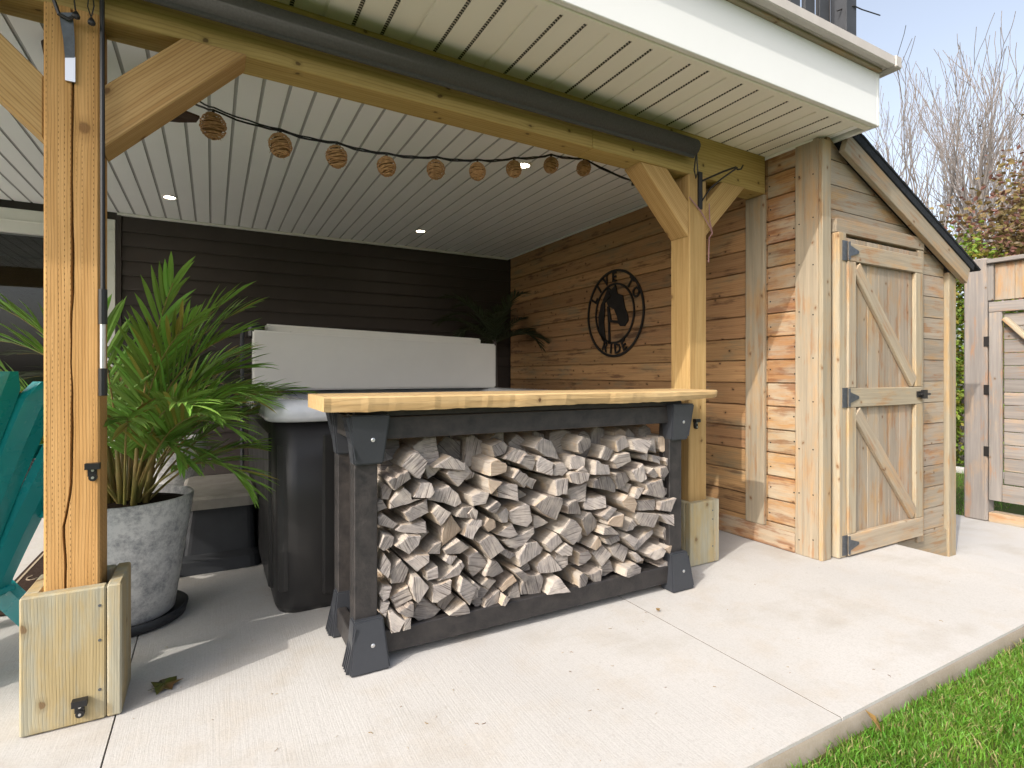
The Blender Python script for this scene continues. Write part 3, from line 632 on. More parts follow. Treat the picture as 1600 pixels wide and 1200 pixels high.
loft([rr2(SX0 + .034, SX1 - .029, SY0 + .029, SY1 - .029, .40, .03), rr2(SX0 + .036, SX1 - .031, SY0 + .031, SY1 - .031, .422, .03)], M_STEP, 'tread_mat', st, False)
loft([rr2(-.47, SX0 - .015, SY0, SY1, .09, .03), rr2(-.47, SX0 - .015, SY0, SY1, .19, .03)], M_STEPR, 'lower_tread', st, False)

# ------------------------------------------------------------------ firewood rack with counter
rk = thing('firewood_rack', 'black painted lumber firewood rack with moulded corner brackets', 'rack', (1.33, 2.28, 0))
RX0, RX1 = .468, 2.168; RF, RB = 2.088, 2.43
for y in (RF, RB - .038):
    bx('rail', (RX0 + .02, y - .002, .038), (RX1 - .02, y + .037, .127), M_BLACKW, rk, 'x', .004)
    bx('rail', (RX0 + .02, y - .002, .868), (RX1 - .02, y + .037, .956), M_BLACKW, rk, 'x', .004)
    for x in (RX0, RX1 - .089): bx('upright', (x, y + .002 + .038, .05), (x + .089, y + .002 + .076, .95), M_BLACKW, rk, 'z', .004)
    for x in (RX0, RX1 - .089): bx('upright', (x, y + .0, .129), (x + .089, y + .037, .866), M_BLACKW, rk, 'z', .004)
for x in (RX0 - .004, RX1 - .034):
    bx('cross_rail', (x, RF + .08, .04), (x + .038, RB - .04, .128), M_BLACKW, rk, 'y', .004); bx('cross_rail', (x, RF + .08, .87), (x + .038, RB - .04, .955), M_BLACKW, rk, 'y', .004)
for i in range(5): bx('bottom_slat', (RX0 + .09, RF + .045 + i * .062, .082), (RX1 - .09, RF + .095 + i * .062, .118), M_BLACKW, rk, 'x', .003)
def bracket(x, y, z0, up, fr_=1):
    """moulded bracket: tapered box, wide at the floor (up=1) or at the top (up=-1)"""
    b = MB(); hw = .076; hn = .056; z1 = z0 + up * .19; d0 = .046; d1 = .018
    yb_ = y + .05 * fr_
    def q(h, d, z): return [(x - h, y - d * fr_, z), (x + h, y - d * fr_, z), (x + h, yb_, z), (x - h, yb_, z)]
    V = q(hw, d0, z0) + q(hn, d1, z1); b.add(V, [(0, 1, 2, 3), (4, 5, 6, 7), (0, 1, 5, 4), (1, 2, 6, 5), (2, 3, 7, 6), (3, 0, 4, 7)])
    o = b.build('corner_bracket', M_BRKT, rk); bm = bmesh.new(); bm.from_mesh(o.data); bmesh.ops.recalc_face_normals(bm, faces=bm.faces)
    bmesh.ops.bevel(bm, geom=bm.edges[:], offset=.006, segments=2, affect='EDGES'); bm.to_mesh(o.data); bm.free()
    s = MB(); ym = y - (d0 + d1) / 2 * fr_
    s.lathe([(.008, 0), (.008, .004), (.004, .006)], 10, T(x + .012, ym + .003, z0 + up * .095) @ Matrix.Rotation(pi / 2, 4, 'X')); s.build('screw', M_STEEL, o)
    for k in range(4):                               # moulded ribs on the outer side
        sg = -1 if x < 1.3 else 1; xx = x + sg * (hw - .004); zz = z0 + up * .02
        r = MB(); yy = y - .03 * fr_ + k * .022 * fr_
        r.add([(xx, yy, z0 + up * .004), (xx, yy + .006, z0 + up * .004), (xx + sg * .016, yy + .006, z0 + up * .01), (xx + sg * .016, yy, z0 + up * .01), (x + sg * hn * .9, yy, z0 + up * .17), (x + sg * hn * .9, yy + .006, z0 + up * .17)], [(0, 1, 2, 3), (0, 3, 4), (1, 5, 2), (3, 2, 5, 4), (0, 4, 5, 1)])
        r.build('rib', M_BRKT, o)
for x in (RX0 + .05, RX1 - .035):
    bracket(x, RF - .004, .003, 1); bracket(x, RF - .004, .968, -1); bracket(x, RB + .004, .003, 1, -1); bracket(x, RB + .004, .968, -1, -1)
# live edge counter slab
def slabtop():
    V = []; F = []; n = 80; x0, x1 = .345, 2.40
    for i in range(n + 1):
        t = i / n; x = x0 + (x1 - x0) * t
        f = 2.0 + .012 * mnoise.noise((x * 2.2, 0, 0)) + .007 * mnoise.noise((x * 9, 0, 0)) + .003 * mnoise.noise((x * 31, 0, 0)); u = f + .012 + .012 * mnoise.noise((x * 3, 5, 0)) + .03 * max(0, t - .55)
        zt = 1.040 - .004 * t; zb = .984 + (.016 * max(0, t - .82) / .18 if t > .82 else 0) + .005 * mnoise.noise((x * 5, 2, 0)) + .003 * mnoise.noise((x * 23, 2, 0))
        e = .0 if t < .97 else (t - .97) / .03
        f += e * .05; u += e * .03; bk = 2.375 + .008 * mnoise.noise((x * 2, 7, 0)) - e * .05
        V += [(x, f + .006, zt), (x, f, zt - .006), (x, f + .002, (zt + zb) / 2), (x, u, zb), (x, bk, zb), (x, bk, zt)]
    m = 6
    for i in range(n):
        for k in range(m): F.append((i * m + k, i * m + (k + 1) % m, (i + 1) * m + (k + 1) % m, (i + 1) * m + k))
    F += [tuple(range(m)), tuple(range(n * m, n * m + m))[::-1]]
    M = T(1.37, 2.2, .984); I = M.inverted()
    o = mesh('counter_slab', [I @ Vector(v) for v in V], F, M_SLAB, M)
    bm = bmesh.new(); bm.from_mesh(o.data); bmesh.ops.recalc_face_normals(bm, faces=bm.faces); bm.to_mesh(o.data); bm.free()
    return tag(o, 'thick live edge pine counter slab lying on the firewood rack', 'counter')
slabtop()
bx('packer', (.47, 2.09, .9575), (2.17, 2.13, .985), M_BLACKW, rk, 'x', .002); bx('packer', (.47, 2.36, .9575), (2.17, 2.40, .985), M_BLACKW, rk, 'x', .002)

# firewood: end-face outlines measured tile by tile, each split log its own object
TILES = {
 'A': (590, 670, 7.5, """275,440 370,300 470,265 590,380 500,590 460,580|660,460 860,320 1030,410 1040,490|100,600 330,480 370,570 180,710|140,940 150,850 300,680 390,760 400,830 520,820 330,890|410,800 510,635 630,640 660,730 600,810|600,850 680,740 860,680 960,770 1000,880 930,930 800,880|310,990 580,820 600,980 370,1090|630,980 710,890 840,970 720,1120|940,1040 1010,930 1150,920 1180,980 1140,1070|820,530 1060,410 1150,520 970,690|*600,430 800,490 650,620|1090,790 1200,730 1290,740 1250,870 1110,900|220,1200 300,1140 570,1090 580,1220 470,1235 260,1220|790,1150 870,1010 1018,1209 776,1406 776,1271|1020,1260 1060,1110 1190,1140 1110,1300|5,870 70,840 130,940 10,990|*505,590 560,540 640,600 510,625|60,700 110,660 190,720 140,840 60,830|*10,210 80,180 260,380 40,450|10,1050 80,1010 260,1130 200,1190 20,1140"""),
 'B': (740, 670, 7.5, """250,210 390,150 440,210 400,300 270,340|380,360 500,230 620,270 640,300 500,400|150,540 160,380 250,345 380,430 360,500 250,530|510,400 600,290 700,320 720,400 680,490|720,230 790,160 850,110 960,150 1070,380 860,330|730,420 790,320 940,400 910,550 740,500|930,540 970,410 1060,400 1110,490 1050,560|440,570 510,470 660,580 590,690|630,660 680,580 780,610 720,720|945,600 1100,580 1090,770 945,780|270,690 400,640 490,650 500,840 400,815 280,800|140,680 130,570 300,610 170,750|0,800 80,740 150,760 60,860 0,900|130,930 260,840 300,870 240,970 180,970|430,970 600,870 640,890 690,1080 640,1160 480,1120 430,1060|270,1000 390,930 420,980 400,1100 330,1100|700,900 840,780 1000,800 1005,860 940,1060 800,990|730,1030 780,1030 910,1110 750,1190|1070,900 1120,850 1200,830 1260,1000 1090,990|1140,330 1200,310 1300,340 1290,470 1140,480|1110,720 1190,700 1340,640 1330,860 1190,880|1090,530 1130,500 1310,510 1290,590 1180,640 1120,620|*500,720 620,740 700,800 620,850 500,800|0,930 50,960 20,1070 -60,1000|110,1130 180,1050 260,1080 270,1160 180,1210|300,1260 460,1120 525,1240 430,1295|*-40,560 0,500 80,540 60,600 -20,640|0,1060 100,1070 90,1130 10,1180 -60,1130"""),
 'C': (900, 660, 7.06, """10,230 70,155 160,180 175,260 60,350 30,330|290,400 330,260 430,310 370,425|450,210 560,150 620,260 480,330|600,200 700,180 790,200 740,340 620,300|790,190 890,180 890,340 790,300|960,170 1160,150 1150,280 1000,340 960,300|450,360 560,330 580,420 450,510 400,430|170,570 200,420 350,470 360,530 350,570|600,540 720,450 770,620 700,660 650,640|180,720 190,650 280,590 370,600 440,640 480,700 480,790 340,750|465,640 480,570 590,560 650,640 540,745 490,745|760,680 920,620 960,790 930,830 740,790 780,740|650,840 690,730 770,720 690,850|120,970 110,860 240,830 330,820 340,940 180,975|500,870 560,800 650,830 690,900 660,1010 540,940|700,880 890,850 870,970 700,980|890,960 900,870 1080,820 1020,980|840,430 840,360 940,380 930,470|990,430 1050,360 1150,400 1130,450 1020,490|890,500 960,480 990,540 950,600 900,600|960,600 990,520 1060,520 1050,660 960,640|1000,740 1060,690 1140,750 1080,790 970,800|740,370 830,350 820,430 760,410|770,560 830,500 880,580 850,610|0,530 60,480 110,540 40,620|*0,900 90,890 90,1000 50,1040 0,1020|250,1030 380,930 440,950 310,1080|*550,760 640,690 690,700 650,800"""),
 'F': (900, 800, 9.23, """90,110 190,20 240,20 350,150 340,240 210,370|420,130 500,60 660,20 640,210 500,190 420,170|750,290 860,110 930,210 800,280|890,100 900,20 1180,30 1100,220 930,190|1200,40 1440,20 1475,80 1410,190 1290,160|1290,300 1330,235 1400,220 1460,280 1460,380 1360,450 1290,380|345,310 360,210 450,190 570,300|440,400 680,350 690,430 520,490 460,470|700,380 770,320 870,380 800,500|830,500 1160,260 1170,320 890,570|520,540 690,480 800,540 770,640 710,740 560,640|810,610 870,590 970,690 890,730|1000,600 1190,490 1240,540 1200,620 1100,680 1040,650|1250,520 1350,470 1480,480 1480,550 1340,600|60,790 70,600 190,560 250,640 150,760|280,620 440,510 540,620 400,810|400,830 540,720 600,870 480,950 380,980|640,900 660,780 830,730 930,800 920,890 700,930|1190,790 1390,670 1380,800 1210,815|180,910 360,820 350,1030 270,1030|20,1120 30,900 90,870 160,930 120,1100|210,520 350,370 390,480 290,560|*60,430 120,250 200,400 150,500|*960,790 1010,690 1120,720 1100,810|*1120,700 1220,600 1300,650 1200,760|*0,830 150,790 290,700 290,820 100,850"""),
 'D': (590, 820, 6.667, """170,210 300,100 440,110 420,200 320,300|520,310 600,220 680,190 670,320|700,270 850,160 950,230 850,300 720,310|290,380 400,310 520,300 520,370 400,480|120,500 250,370 330,460 280,610 150,620|500,480 610,420 620,540 510,570|620,580 740,490 870,370 900,420 850,520 740,550|330,640 350,520 420,520 520,630 500,670 410,800 380,780|560,800 570,630 640,610 750,560 740,690 600,800|810,670 850,520 1020,640 940,820|140,770 320,640 370,770 200,880|200,890 360,800 350,930 270,930|350,970 470,760 680,900 600,980 430,1010|630,830 740,690 840,770 720,920 660,880|730,930 900,800 950,910 800,960|110,990 100,890 150,890 270,970 200,1080 120,1110|260,960 330,930 320,1060 240,1080|950,340 1050,280 1180,420 1020,560 960,480|*430,160 520,90 590,110 480,230|700,380 740,320 830,330 760,420|20,480 70,300 140,400 110,560|980,820 1060,750 1120,820 1060,900|10,230 60,100 170,130 150,220 60,270|15,720 60,640 150,650 120,760 60,800|20,900 40,800 130,810 100,880 80,960"""),
 'E': (740, 810, 7.5, """70,290 190,200 250,210 350,350 190,470|370,280 600,200 730,110 740,180 640,310 530,380 450,360|850,310 980,180 1040,270 910,400|990,170 1120,0 1180,20 1250,110 1220,220 1140,300|960,390 1080,290 1140,330 1130,420 1010,430|520,470 640,300 780,290 860,370 820,430 540,570|770,600 800,540 930,440 1040,600 900,650 800,660|1000,430 1130,440 1130,560 1060,620 990,520|130,680 200,490 290,520 370,630 260,690|310,410 380,370 510,440 440,490|450,610 540,590 640,680 560,720|*570,580 670,530 730,640 640,660|580,810 640,710 800,660 840,700 810,900 760,935 580,920|840,880 910,720 980,680 1080,830|330,840 490,680 530,740 370,890|440,1000 510,800 560,760 570,970 530,980|110,1070 150,950 330,860 300,1070 200,1080|300,1000 340,880 380,900 330,1040|120,800 190,720 280,740 200,850|0,980 100,820 200,850 50,1060|0,740 70,790 50,920 0,960 -60,880""")}
rdl = random.Random(11)
def log(poly, back, deep=0):
    y0 = 2.098 + rdl.uniform(-.034, .030) + (rdl.uniform(.05, .09) if back else 0) + deep
    P = [atY(u, v, 2.098) for u, v in poly]; P = [(min(max(p.x, RX0 + .091), RX1 - .06), max(p.z, .122)) for p in P]
    cx = sum(p[0] for p in P) / len(P); cz = sum(p[1] for p in P) / len(P)
    Q = []; n = len(P); rag = rdl.random() < .6; ei = rdl.randrange(n)
    for i in range(n):
        a, b = P[i], P[(i + 1) % n]; L = math.hypot(b[0] - a[0], b[1] - a[1]); m = max(1, int(L / .016)); nx, nz = (b[1] - a[1]) / (L + 1e-9), -(b[0] - a[0]) / (L + 1e-9)
        amp = .0055 if (rag and i == ei) else .0013
        for k in range(m):
            t = k / m; j = rdl.uniform(-amp, amp) if k else 0
            Q.append((a[0] + (b[0] - a[0]) * t + nx * j - cx, a[1] + (b[1] - a[1]) * t + nz * j - cz, rag and i == ei))
    n = len(Q); tx, tz = rdl.uniform(-.22, .22), rdl.uniform(-.18, .18); L = rdl.uniform(.34, .38) - (y0 - 2.09)
    V = []; sh = (rdl.uniform(-.012, .012), rdl.uniform(-.008, .008))
    for s, y in ((.93, -.0015), (1.0, .003), (1.03, .05), (1.09, L * .5), (1.07, L)):
        for qx, qz, _ in Q:
            k = y / L if y > 0 else 0; tilt = (qx * tx + qz * tz) * (1 if y < .04 else .3)
            V.append((qx * s + sh[0] * k, y + tilt + (rdl.uniform(-.0012, .0012) if y < .004 else 0), qz * s + sh[1] * k))
    F = [tuple(range(n))]; mi = [0]
    for r in range(4):
        for k in range(n): F.append((r * n + k, (r + 1) * n + k, (r + 1) * n + (k + 1) % n, r * n + (k + 1) % n)); mi.append(0 if r == 0 else (2 if Q[k][2] else 1))
    F.append(tuple(range(4 * n, 5 * n))[::-1]); mi.append(0)
    o = mesh('firewood_log', V, F, [M_LOGE, M_LOGS, M_LOGB], T(cx, y0, cz), None, False, mi)
    bm = bmesh.new(); bm.from_mesh(o.data); bmesh.ops.recalc_face_normals(bm, faces=bm.faces); bm.to_mesh(o.data); bm.free()
    w = max(p[0] for p in P) - min(p[0] for p in P); h = max(p[1] for p in P) - min(p[1] for p in P); ar = w * h
    where0 = 'lying deep on the stack right under the top rail'
    size = 'large' if ar > .0135 else ('small' if ar < .0055 else 'medium'); shp = 'wide flat' if w > 1.7 * h else ('tall narrow' if h > 1.35 * w else 'chunky')
    where = where0 if deep else ('on top of the stack' if cz > .70 else ('on the rack floor rail' if min(p[1] for p in P) < .165 else ('by the upright below the thick counter end' if cx < .70 else ('by the upright next to the boxed post' if cx > 1.98 else 'amid the stack'))))
    tag(o, '%s %s grey log%s %s' % (size, shp, '' if deep else (' set back' if back else (' with ragged bark' if rag else '')), where), 'log', 'split firewood logs in the rack')
for tl, (ox, oy, scl, txt) in TILES.items():
    for s in txt.split('|'):
        bk = s.startswith('*'); s = s.lstrip('*')
        log([(ox + float(a.split(',')[0]) / scl, oy + float(a.split(',')[1]) / scl) for a in s.split()], bk)

xx = .60                                              # logs lying further back, seen under the top rail
while xx < 2.05:
    w_ = rdl.uniform(.09, .14); zt = rdl.uniform(.835, .862); zb = .70
    pts = [(xx, zb), (xx + w_, zb + rdl.uniform(-.01, .02)), (xx + w_ * rdl.uniform(.8, 1), zt - rdl.uniform(0, .04)), (xx + w_ * rdl.uniform(.3, .6), zt), (xx + .01, zt - rdl.uniform(.01, .05))]
    def topx(px, pz):
        q = Vector((px, 2.098, pz)) - CO; w2 = q.dot(FW); return (800 + 852 * q.dot(RT) / w2, 585 - 852 * q.z / w2)
    log([topx(*p) for p in pts], False, rdl.uniform(.10, .15)); xx += w_ + .004

# ------------------------------------------------------------------ roller shade, rods, straps, hooks
rs = thing('roller_shade', 'rolled dark mesh sun shade mounted along the beam', 'shade', (1.1, 2.22, 2.44))
def ys(x): return yb(x) - .056
b = MB(); b.tube([(-.9, ys(-.9), 2.437), (2.455, ys(2.455), 2.437)], .049, 24); b.build('roll', M_SHADE, rs, None, True)
b = MB(); b.box((-.9, ys(.8) - .002, 2.372), (2.44, ys(.8) + .01, 2.388), None); 
bar('bottom_bar', (-.9, ys(-.9) - .006, 2.386), (2.45, ys(2.45) - .006, 2.386), .016, .022, M_SHADE, rs)
b = MB(); b.lathe([(.03, 0), (.034, .01), (.03, .02)], 14, T(2.46, ys(2.46), 2.45) @ Matrix.Rotation(pi / 2, 4, 'Y')); b.box((2.462, ys(2.46) - .01, 2.42), (2.476, yb(2.46), 2.48)); b.build('end_bracket', M_BLACK, rs)
b = MB(); ex, ey = 2.478, ys(2.478); b.tube([(ex, ey, 2.42), (ex - .012, ey, 2.36), (ex - .02, ey, 2.31), (ex - .006, ey, 2.265), (ex + .01, ey, 2.31), (ex + .004, ey, 2.36), (ex, ey, 2.42)], .004, 5); b.build('pull_loop', M_BLACK, rs)
# crank rod down the corner of the cracked post
cr = thing('crank_rod', 'thin black and steel crank rod hanging beside the cracked post', 'rod', (-.318, 2.222, 1.0))
xr, yr = -.3165, 2.2225
b = MB(); b.tube([(xr - .002, yr, 2.40), (xr, yr, 1.36)], .0072, 8); b.build('upper_rod', M_BLACK, cr)
b = MB(); b.tube([(xr, yr, 1.40), (xr, yr, 1.285)], .0125, 10); b.build('coupling', M_BLACK, cr)
b = MB(); b.tube([(xr, yr, 1.286), (xr, yr, 1.135)], .0085, 10); b.build('steel_rod', M_STEEL, cr)
b = MB(); b.tube([(xr, yr, 1.14), (xr, yr, 1.05)], .0125, 10); b.build('grip', M_BLACK, cr)
sp_ = thing('hold_strap', 'steel and black strap hanging on the top of the cracked post', 'strap', (-.41, 2.23, 2.1))
b = MB(); y = 2.212
pts = [atY(97, 22, y), atY(103, 50, y), atY(106, 90, y + .01)]
b.add([atY(92, 20, y), atY(114, 20, y), atY(117, 62, y + .012), atY(117, 95, y + .02), atY(102, 95, y + .02), atY(99, 62, y + .012)], [(0, 1, 2, 5), (5, 2, 3, 4)]); o = b.build('strap', M_HINGE, sp_)
md = o.modifiers.new('thick', 'SOLIDIFY'); md.thickness = .003
b = MB(); b.box((atY(102, 90, 2.232).x, 2.228, atY(102, 126, 2.232).z), (atY(118, 90, 2.232).x, 2.238, atY(118, 90, 2.232).z)); b.build('clip', M_STEEL, sp_)
b = MB(); b.tube([atY(84, 0, 2.205), atY(92, 22, 2.205), atY(108, 30, 2.205), atY(121, 22, 2.205)], .006, 6); b.lathe([(.0, -.012), (.01, -.006), (.011, 0), (.007, .01), (.003, .016)], 10, Matrix.Translation(atY(119, 25, 2.205)), cap=False); b.tube([atY(118, 16, 2.205), atY(116, 0, 2.205), atY(116, -30, 2.205)], .0025, 5)
b.lathe([(.0, -.012), (.01, -.006), (.011, 0), (.007, .01), (.003, .016)], 10, Matrix.Translation(atY(143, 35, 2.205)), cap=False); b.tube([atY(142, 26, 2.205), atY(137, 10, 2.205), atY(141, -25, 2.215)], .002, 5); b.tube([atY(143, 26, 2.205), atY(147, 10, 2.205), atY(143, -25, 2.215)], .002, 5); b.build('cord_beads', M_BLACK, sp_)
hk = thing('hanging_bracket', 'black iron plant bracket fixed to the post beside the shed', 'bracket', (2.55, 2.31, 2.1))
y = 2.316; b = MB(); b.box((atY(1091, 290, y).x, y - .004, atY(1091, 326, y).z), (atY(1097, 290, y).x, y + .006, atY(1091, 268, y).z)); b.build('wall_bar', M_IRON, hk)
def arm(q, r=.006): 
    b = MB(); b.tube([atY(u, v, y - .03 * i) for i, (u, v) in enumerate(q)], r, 6); return b
arm([(1096, 283), (1130, 268), (1150, 261)]).build('arm', M_IRON, hk); arm([(1096, 315), (1110, 294), (1128, 279), (1152, 262)], .005).build('stay', M_IRON, hk)
b = MB(); q = [atY(u, v, y - .065) for u, v in ((1148, 262), (1153, 265), (1158, 264), (1161, 258))]; b.tube(q, .005, 6); b.build('hook', M_IRON, hk)
cd = thing('mauve_cord', 'thin mauve cord tied round the post beside the shed', 'cord', (2.6, 2.31, 1.9))
b = MB(); b.tube([atY(1077, 308, 2.312), atY(1095, 330, 2.308), atY(1110, 356, 2.312), atY(1113, 366, 2.322)], .004, 6); b.tube([atY(1108, 318, 2.318), atY(1109, 345, 2.318), atY(1113, 364, 2.318), atY(1108, 372, 2.317), atY(1107, 410, 2.318)], .0035, 6); b.build('cord', M_CORD, cd)
def cleat(x, y, z, s, lab):
    t = thing('shade_cleat', lab, 'cleat', (x, y, z))
    b = MB(); b.box((x - .014 * s, y - .012, z - .022 * s), (x + .010 * s, y, z + .012 * s)); b.box((x - .020 * s, y - .026, z + .002 * s), (x + .020 * s, y - .003, z + .022 * s)); b.lathe([(.012 * s, 0), (.012 * s, .014)], 12, T(x, y, z - .026 * s) @ Matrix.Rotation(pi / 2, 4, 'X')); b.build('body', M_BLACK, t)
    b = MB()
    for dz in (-.002, -.026): b.lathe([(.0042 * s, 0), (.0042 * s, .004)], 8, T(x - .0, y - .0135, z + dz * s) @ Matrix.Rotation(pi / 2, 4, 'X'))
    b.build('screws', M_STEEL, t)
p = atY(146, 733, 2.238); cleat(p.x, 2.2385, p.z, 1., 'small black plastic cleat screwed to the cracked post')
p = atY(126, 1100, 2.19); cleat(p.x, 2.1905, p.z, 1., 'small black plastic cleat low on the boxed foot of the cracked post')
p = atY(1086, 660, 2.322); cleat(2.52, 2.3225, p.z, 1., 'small black plastic cleat on the post just below the counter end')

# ------------------------------------------------------------------ string lights
sl = thing('string_lights', 'string of rattan ball lights hanging under the ceiling behind the beam', 'string lights', (1, 2.6, 2.2))
BL = [(333, 197, .050), (438, 227, .048), (526, 245, .047), (604, 260, .044), (681, 265, .045), (746, 268, .043), (803, 264, .042), (861, 258, .0415), (912, 263, .041)]
rb = random.Random(5); top = []
for u, v, r in BL:
    p = atY(u, v, 2.62); b = MB(); R3 = Euler((rb.uniform(-.25, .25), rb.uniform(-.25, .25), rb.uniform(0, 6))).to_matrix()
    b.lathe([(.004, -r * .86), (r * .55, -r * .62), (r * .84, 0), (r * .55, r * .62), (.004, r * .86)], 14, Matrix.Translation(p), 1)
    for k in range(27):
        t = -1.3 + 2.6 * k / 26 + rb.uniform(-.05, .05); tl = rb.uniform(-.16, .16); ta = rb.uniform(0, 6); ring = []
        for q in range(19):
            a = 2 * pi * q / 18; la = t + tl * cos(a - ta) + .03 * sin(5 * a + k)
            ring.append(p + R3 @ (Vector((cos(a) * cos(la), sin(a) * cos(la), sin(la) * 1.06)) * r * rb.uniform(.97, 1.03)))
        b.tube(ring, rb.uniform(.0016, .0028), 4, 0, False)
    for k in range(10):
        d = Vector((rb.uniform(-1, 1), rb.uniform(-1, 1), rb.uniform(-1.2, .4))).normalized(); b.tube([p + d * r, p + d * r * 1.16 + Vector((0, 0, -.006))], .0009, 3, 0, False)
    o = b.build('rattan_ball', [M_WICK, M_WICKD], sl)
    s = MB(); s.tube([p + Vector((0, 0, r * .8)), p + Vector((0, 0, r + .02))], .006, 6); s.build('socket', M_BLACK, o); top.append(p + Vector((0, 0, r + .018)))
W = [atY(285, 148, 2.45)] + top + [atY(986, 282, 2.50)]
def sag(A, k=.012, f=0):
    R = []
    for i in range(len(A) - 1):
        for j in range(6):
            t = j / 6; R.append(A[i].lerp(A[i + 1], t) - Vector((0, 0, k * 4 * t * (1 - t) - .002 * sin((i * 6 + j) * 2.1 + f))))
    return R + [A[-1]]
b = MB(); b.tube(sag(W), .0042, 5); b.tube([q + Vector((.003, .004, .004 + .012 * max(0, 1 - i / 14))) for i, q in enumerate(sag(W, .007, 1.5))], .0036, 5); b.build('wire', M_BLACK, sl)
b = MB(); e = W[-1]; b.lathe([(.0, -.014), (.012, -.01), (.014, 0), (.01, .012), (0, .014)], 8, Matrix.Translation(e + Vector((.01, -.01, -.02))), cap=False); b.tube([e, e + Vector((.02, -.02, -.03)), e + Vector((.05, -.04, -.01))], .006, 5); b.build('plug', M_BLACK, sl)

# downlights, fan
for u, v, l in ((265, 308, 'small round downlight in the ceiling by the glass door end'), (657, 361, 'small round downlight in the ceiling near the dark wall'), (818, 258, 'small round downlight in the ceiling behind the rattan lights')):
    p = atZ(u, v, ZC); t = thing('downlight', l, 'light', (p.x, p.y, ZC), 0, 'recessed ceiling downlights')
    b = MB(); b.lathe([(.040, .004), (.040, -.004), (.056, -.006), (.060, -.001), (.060, .004)], 24, T(p.x, p.y, ZC - .001), cap=False); b.build('trim_ring', M_WHITE, t, None, True)
    b = MB(); b.lathe([(.0395, .002), (.0395, -.0025)], 20, T(p.x, p.y, ZC)); b.build('lens', M_LED, t)
fc = Vector((-.58, 3.0, 2.275)); fan = thing('ceiling_fan', 'dark brown ceiling fan half hidden behind the corner brace', 'fan', fc)
b = MB(); b.lathe([(.012, .0), (.012, .24)], 10, Matrix.Translation(fc)); b.lathe([(.05, .2), (.06, .254)], 16, Matrix.Translation(fc)); b.lathe([(.03, -.06), (.075, -.04), (.085, .02), (.04, .05)], 20, Matrix.Translation(fc)); b.build('motor', M_FAN, fan, None, True)
for k in range(3):
    a = -.33 + k * 2 * pi / 3; b = MB(); P = [(.08, -.03), (.2, -.065), (.44, -.09), (.52, -.07), (.56, 0), (.52, .07), (.44, .09), (.2, .065), (.08, .03)]
    Mx = Matrix.Translation(fc) @ Matrix.Rotation(a, 4, 'Z') @ Matrix.Rotation(.12, 4, 'X'); n = len(P)
    b.add([Mx @ Vector((x_, y_, z_)) for z_ in (-.005, .005) for x_, y_ in P], [tuple(range(n))[::-1], tuple(range(n, 2 * n))] + [(i, (i + 1) % n, (i + 1) % n + n, i + n) for i in range(n)]); b.build('blade', M_FAN, fan)

# ------------------------------------------------------------------ horse sign
HC = Vector((XW - .014, 3.905, 1.676)); hs = thing('horse_sign', 'round black metal sign with a bridled horse head on the plank wall', 'sign', HC)
def onwall(a, b, d=0.): return Vector((HC.x + d, HC.y - a, HC.z + b))      # a = to the right as seen, b = up
def ring(name, r, w):
    b = MB(); n = 64; V = [onwall(cos(2 * pi * k / n) * q, sin(2 * pi * k / n) * q, d) for d in (-.004, .004) for q in (r - w, r + w) for k in range(n)]
    F = []
    for k in range(n):
        j = (k + 1) % n; F += [(k, j, n + j, n + k), (2 * n + k, 3 * n + k, 3 * n + j, 2 * n + j), (n + k, n + j, 3 * n + j, 3 * n + k), (k, 2 * n + k, 2 * n + j, j)]
    b.add(V, F); b.build(name, M_IRON, hs)
ring('outer_ring', .388, .011); ring('inner_ring', .268, .009)
def plate(name, P, d0=-.004, d1=.004):
    b = MB(); n = len(P); b.add([onwall(a, c, d) for d in (d0, d1) for a, c in P], [tuple(range(n)), tuple(range(n, 2 * n))[::-1]] + [(i, i + n, (i + 1) % n + n, (i + 1) % n) for i in range(n)]); b.build(name, M_IRON, hs)
hp = lambda s: [((float(a) - 530) / 290 * .388, -(float(c) - 605) / 455 * .388) for a, c in (q.split(',') for q in s.split())]
plate('horse_neck', hp("470,300 490,420 430,480 430,560 420,680 430,800 440,920 400,880 365,760 360,620 385,500 430,400"))
plate('horse_head', hp("462,300 500,350 545,300 565,400 620,430 640,560 670,640 675,700 640,755 595,750 575,715 560,640 530,560 470,520 450,470 500,420"))
plate('bridle', hp("455,520 475,520 500,670 580,690 575,715 485,695 490,930 470,930 465,680"))
def letters(txt, r, a0, a1, flip):
    for i, ch in enumerate(txt):
        if ch == ' ': continue
        a = a0 + (a1 - a0) * (i / (len(txt) - 1)); cu = bpy.data.curves.new('letter', 'FONT'); cu.body = ch; cu.size = .125; cu.align_x = 'CENTER'; cu.align_y = 'CENTER'; cu.extrude = .004; cu.offset = .003; cu.resolution_u = 2
        X = Vector((0, -1, 0)); Z = Vector((0, 0, 1)); th = (a - pi / 2) if not flip else (a + pi / 2)
        x = X * cos(th) + Z * sin(th); y = -X * sin(th) + Z * cos(th); z = x.cross(y); R = Matrix((x, y, z)).transposed().to_4x4()
        tmp = bpy.data.objects.new('letter', cu); me = bpy.data.meshes.new_from_object(tmp); bpy.data.objects.remove(tmp); me.materials.clear(); me.materials.append(M_IRON)
        link('letter', me, Matrix.Translation(onwall(cos(a) * r, sin(a) * r)) @ R, hs)
letters('LIVE TO', .328, radians(152), radians(28), False); letters('RIDE', .328, radians(246), radians(294), True)

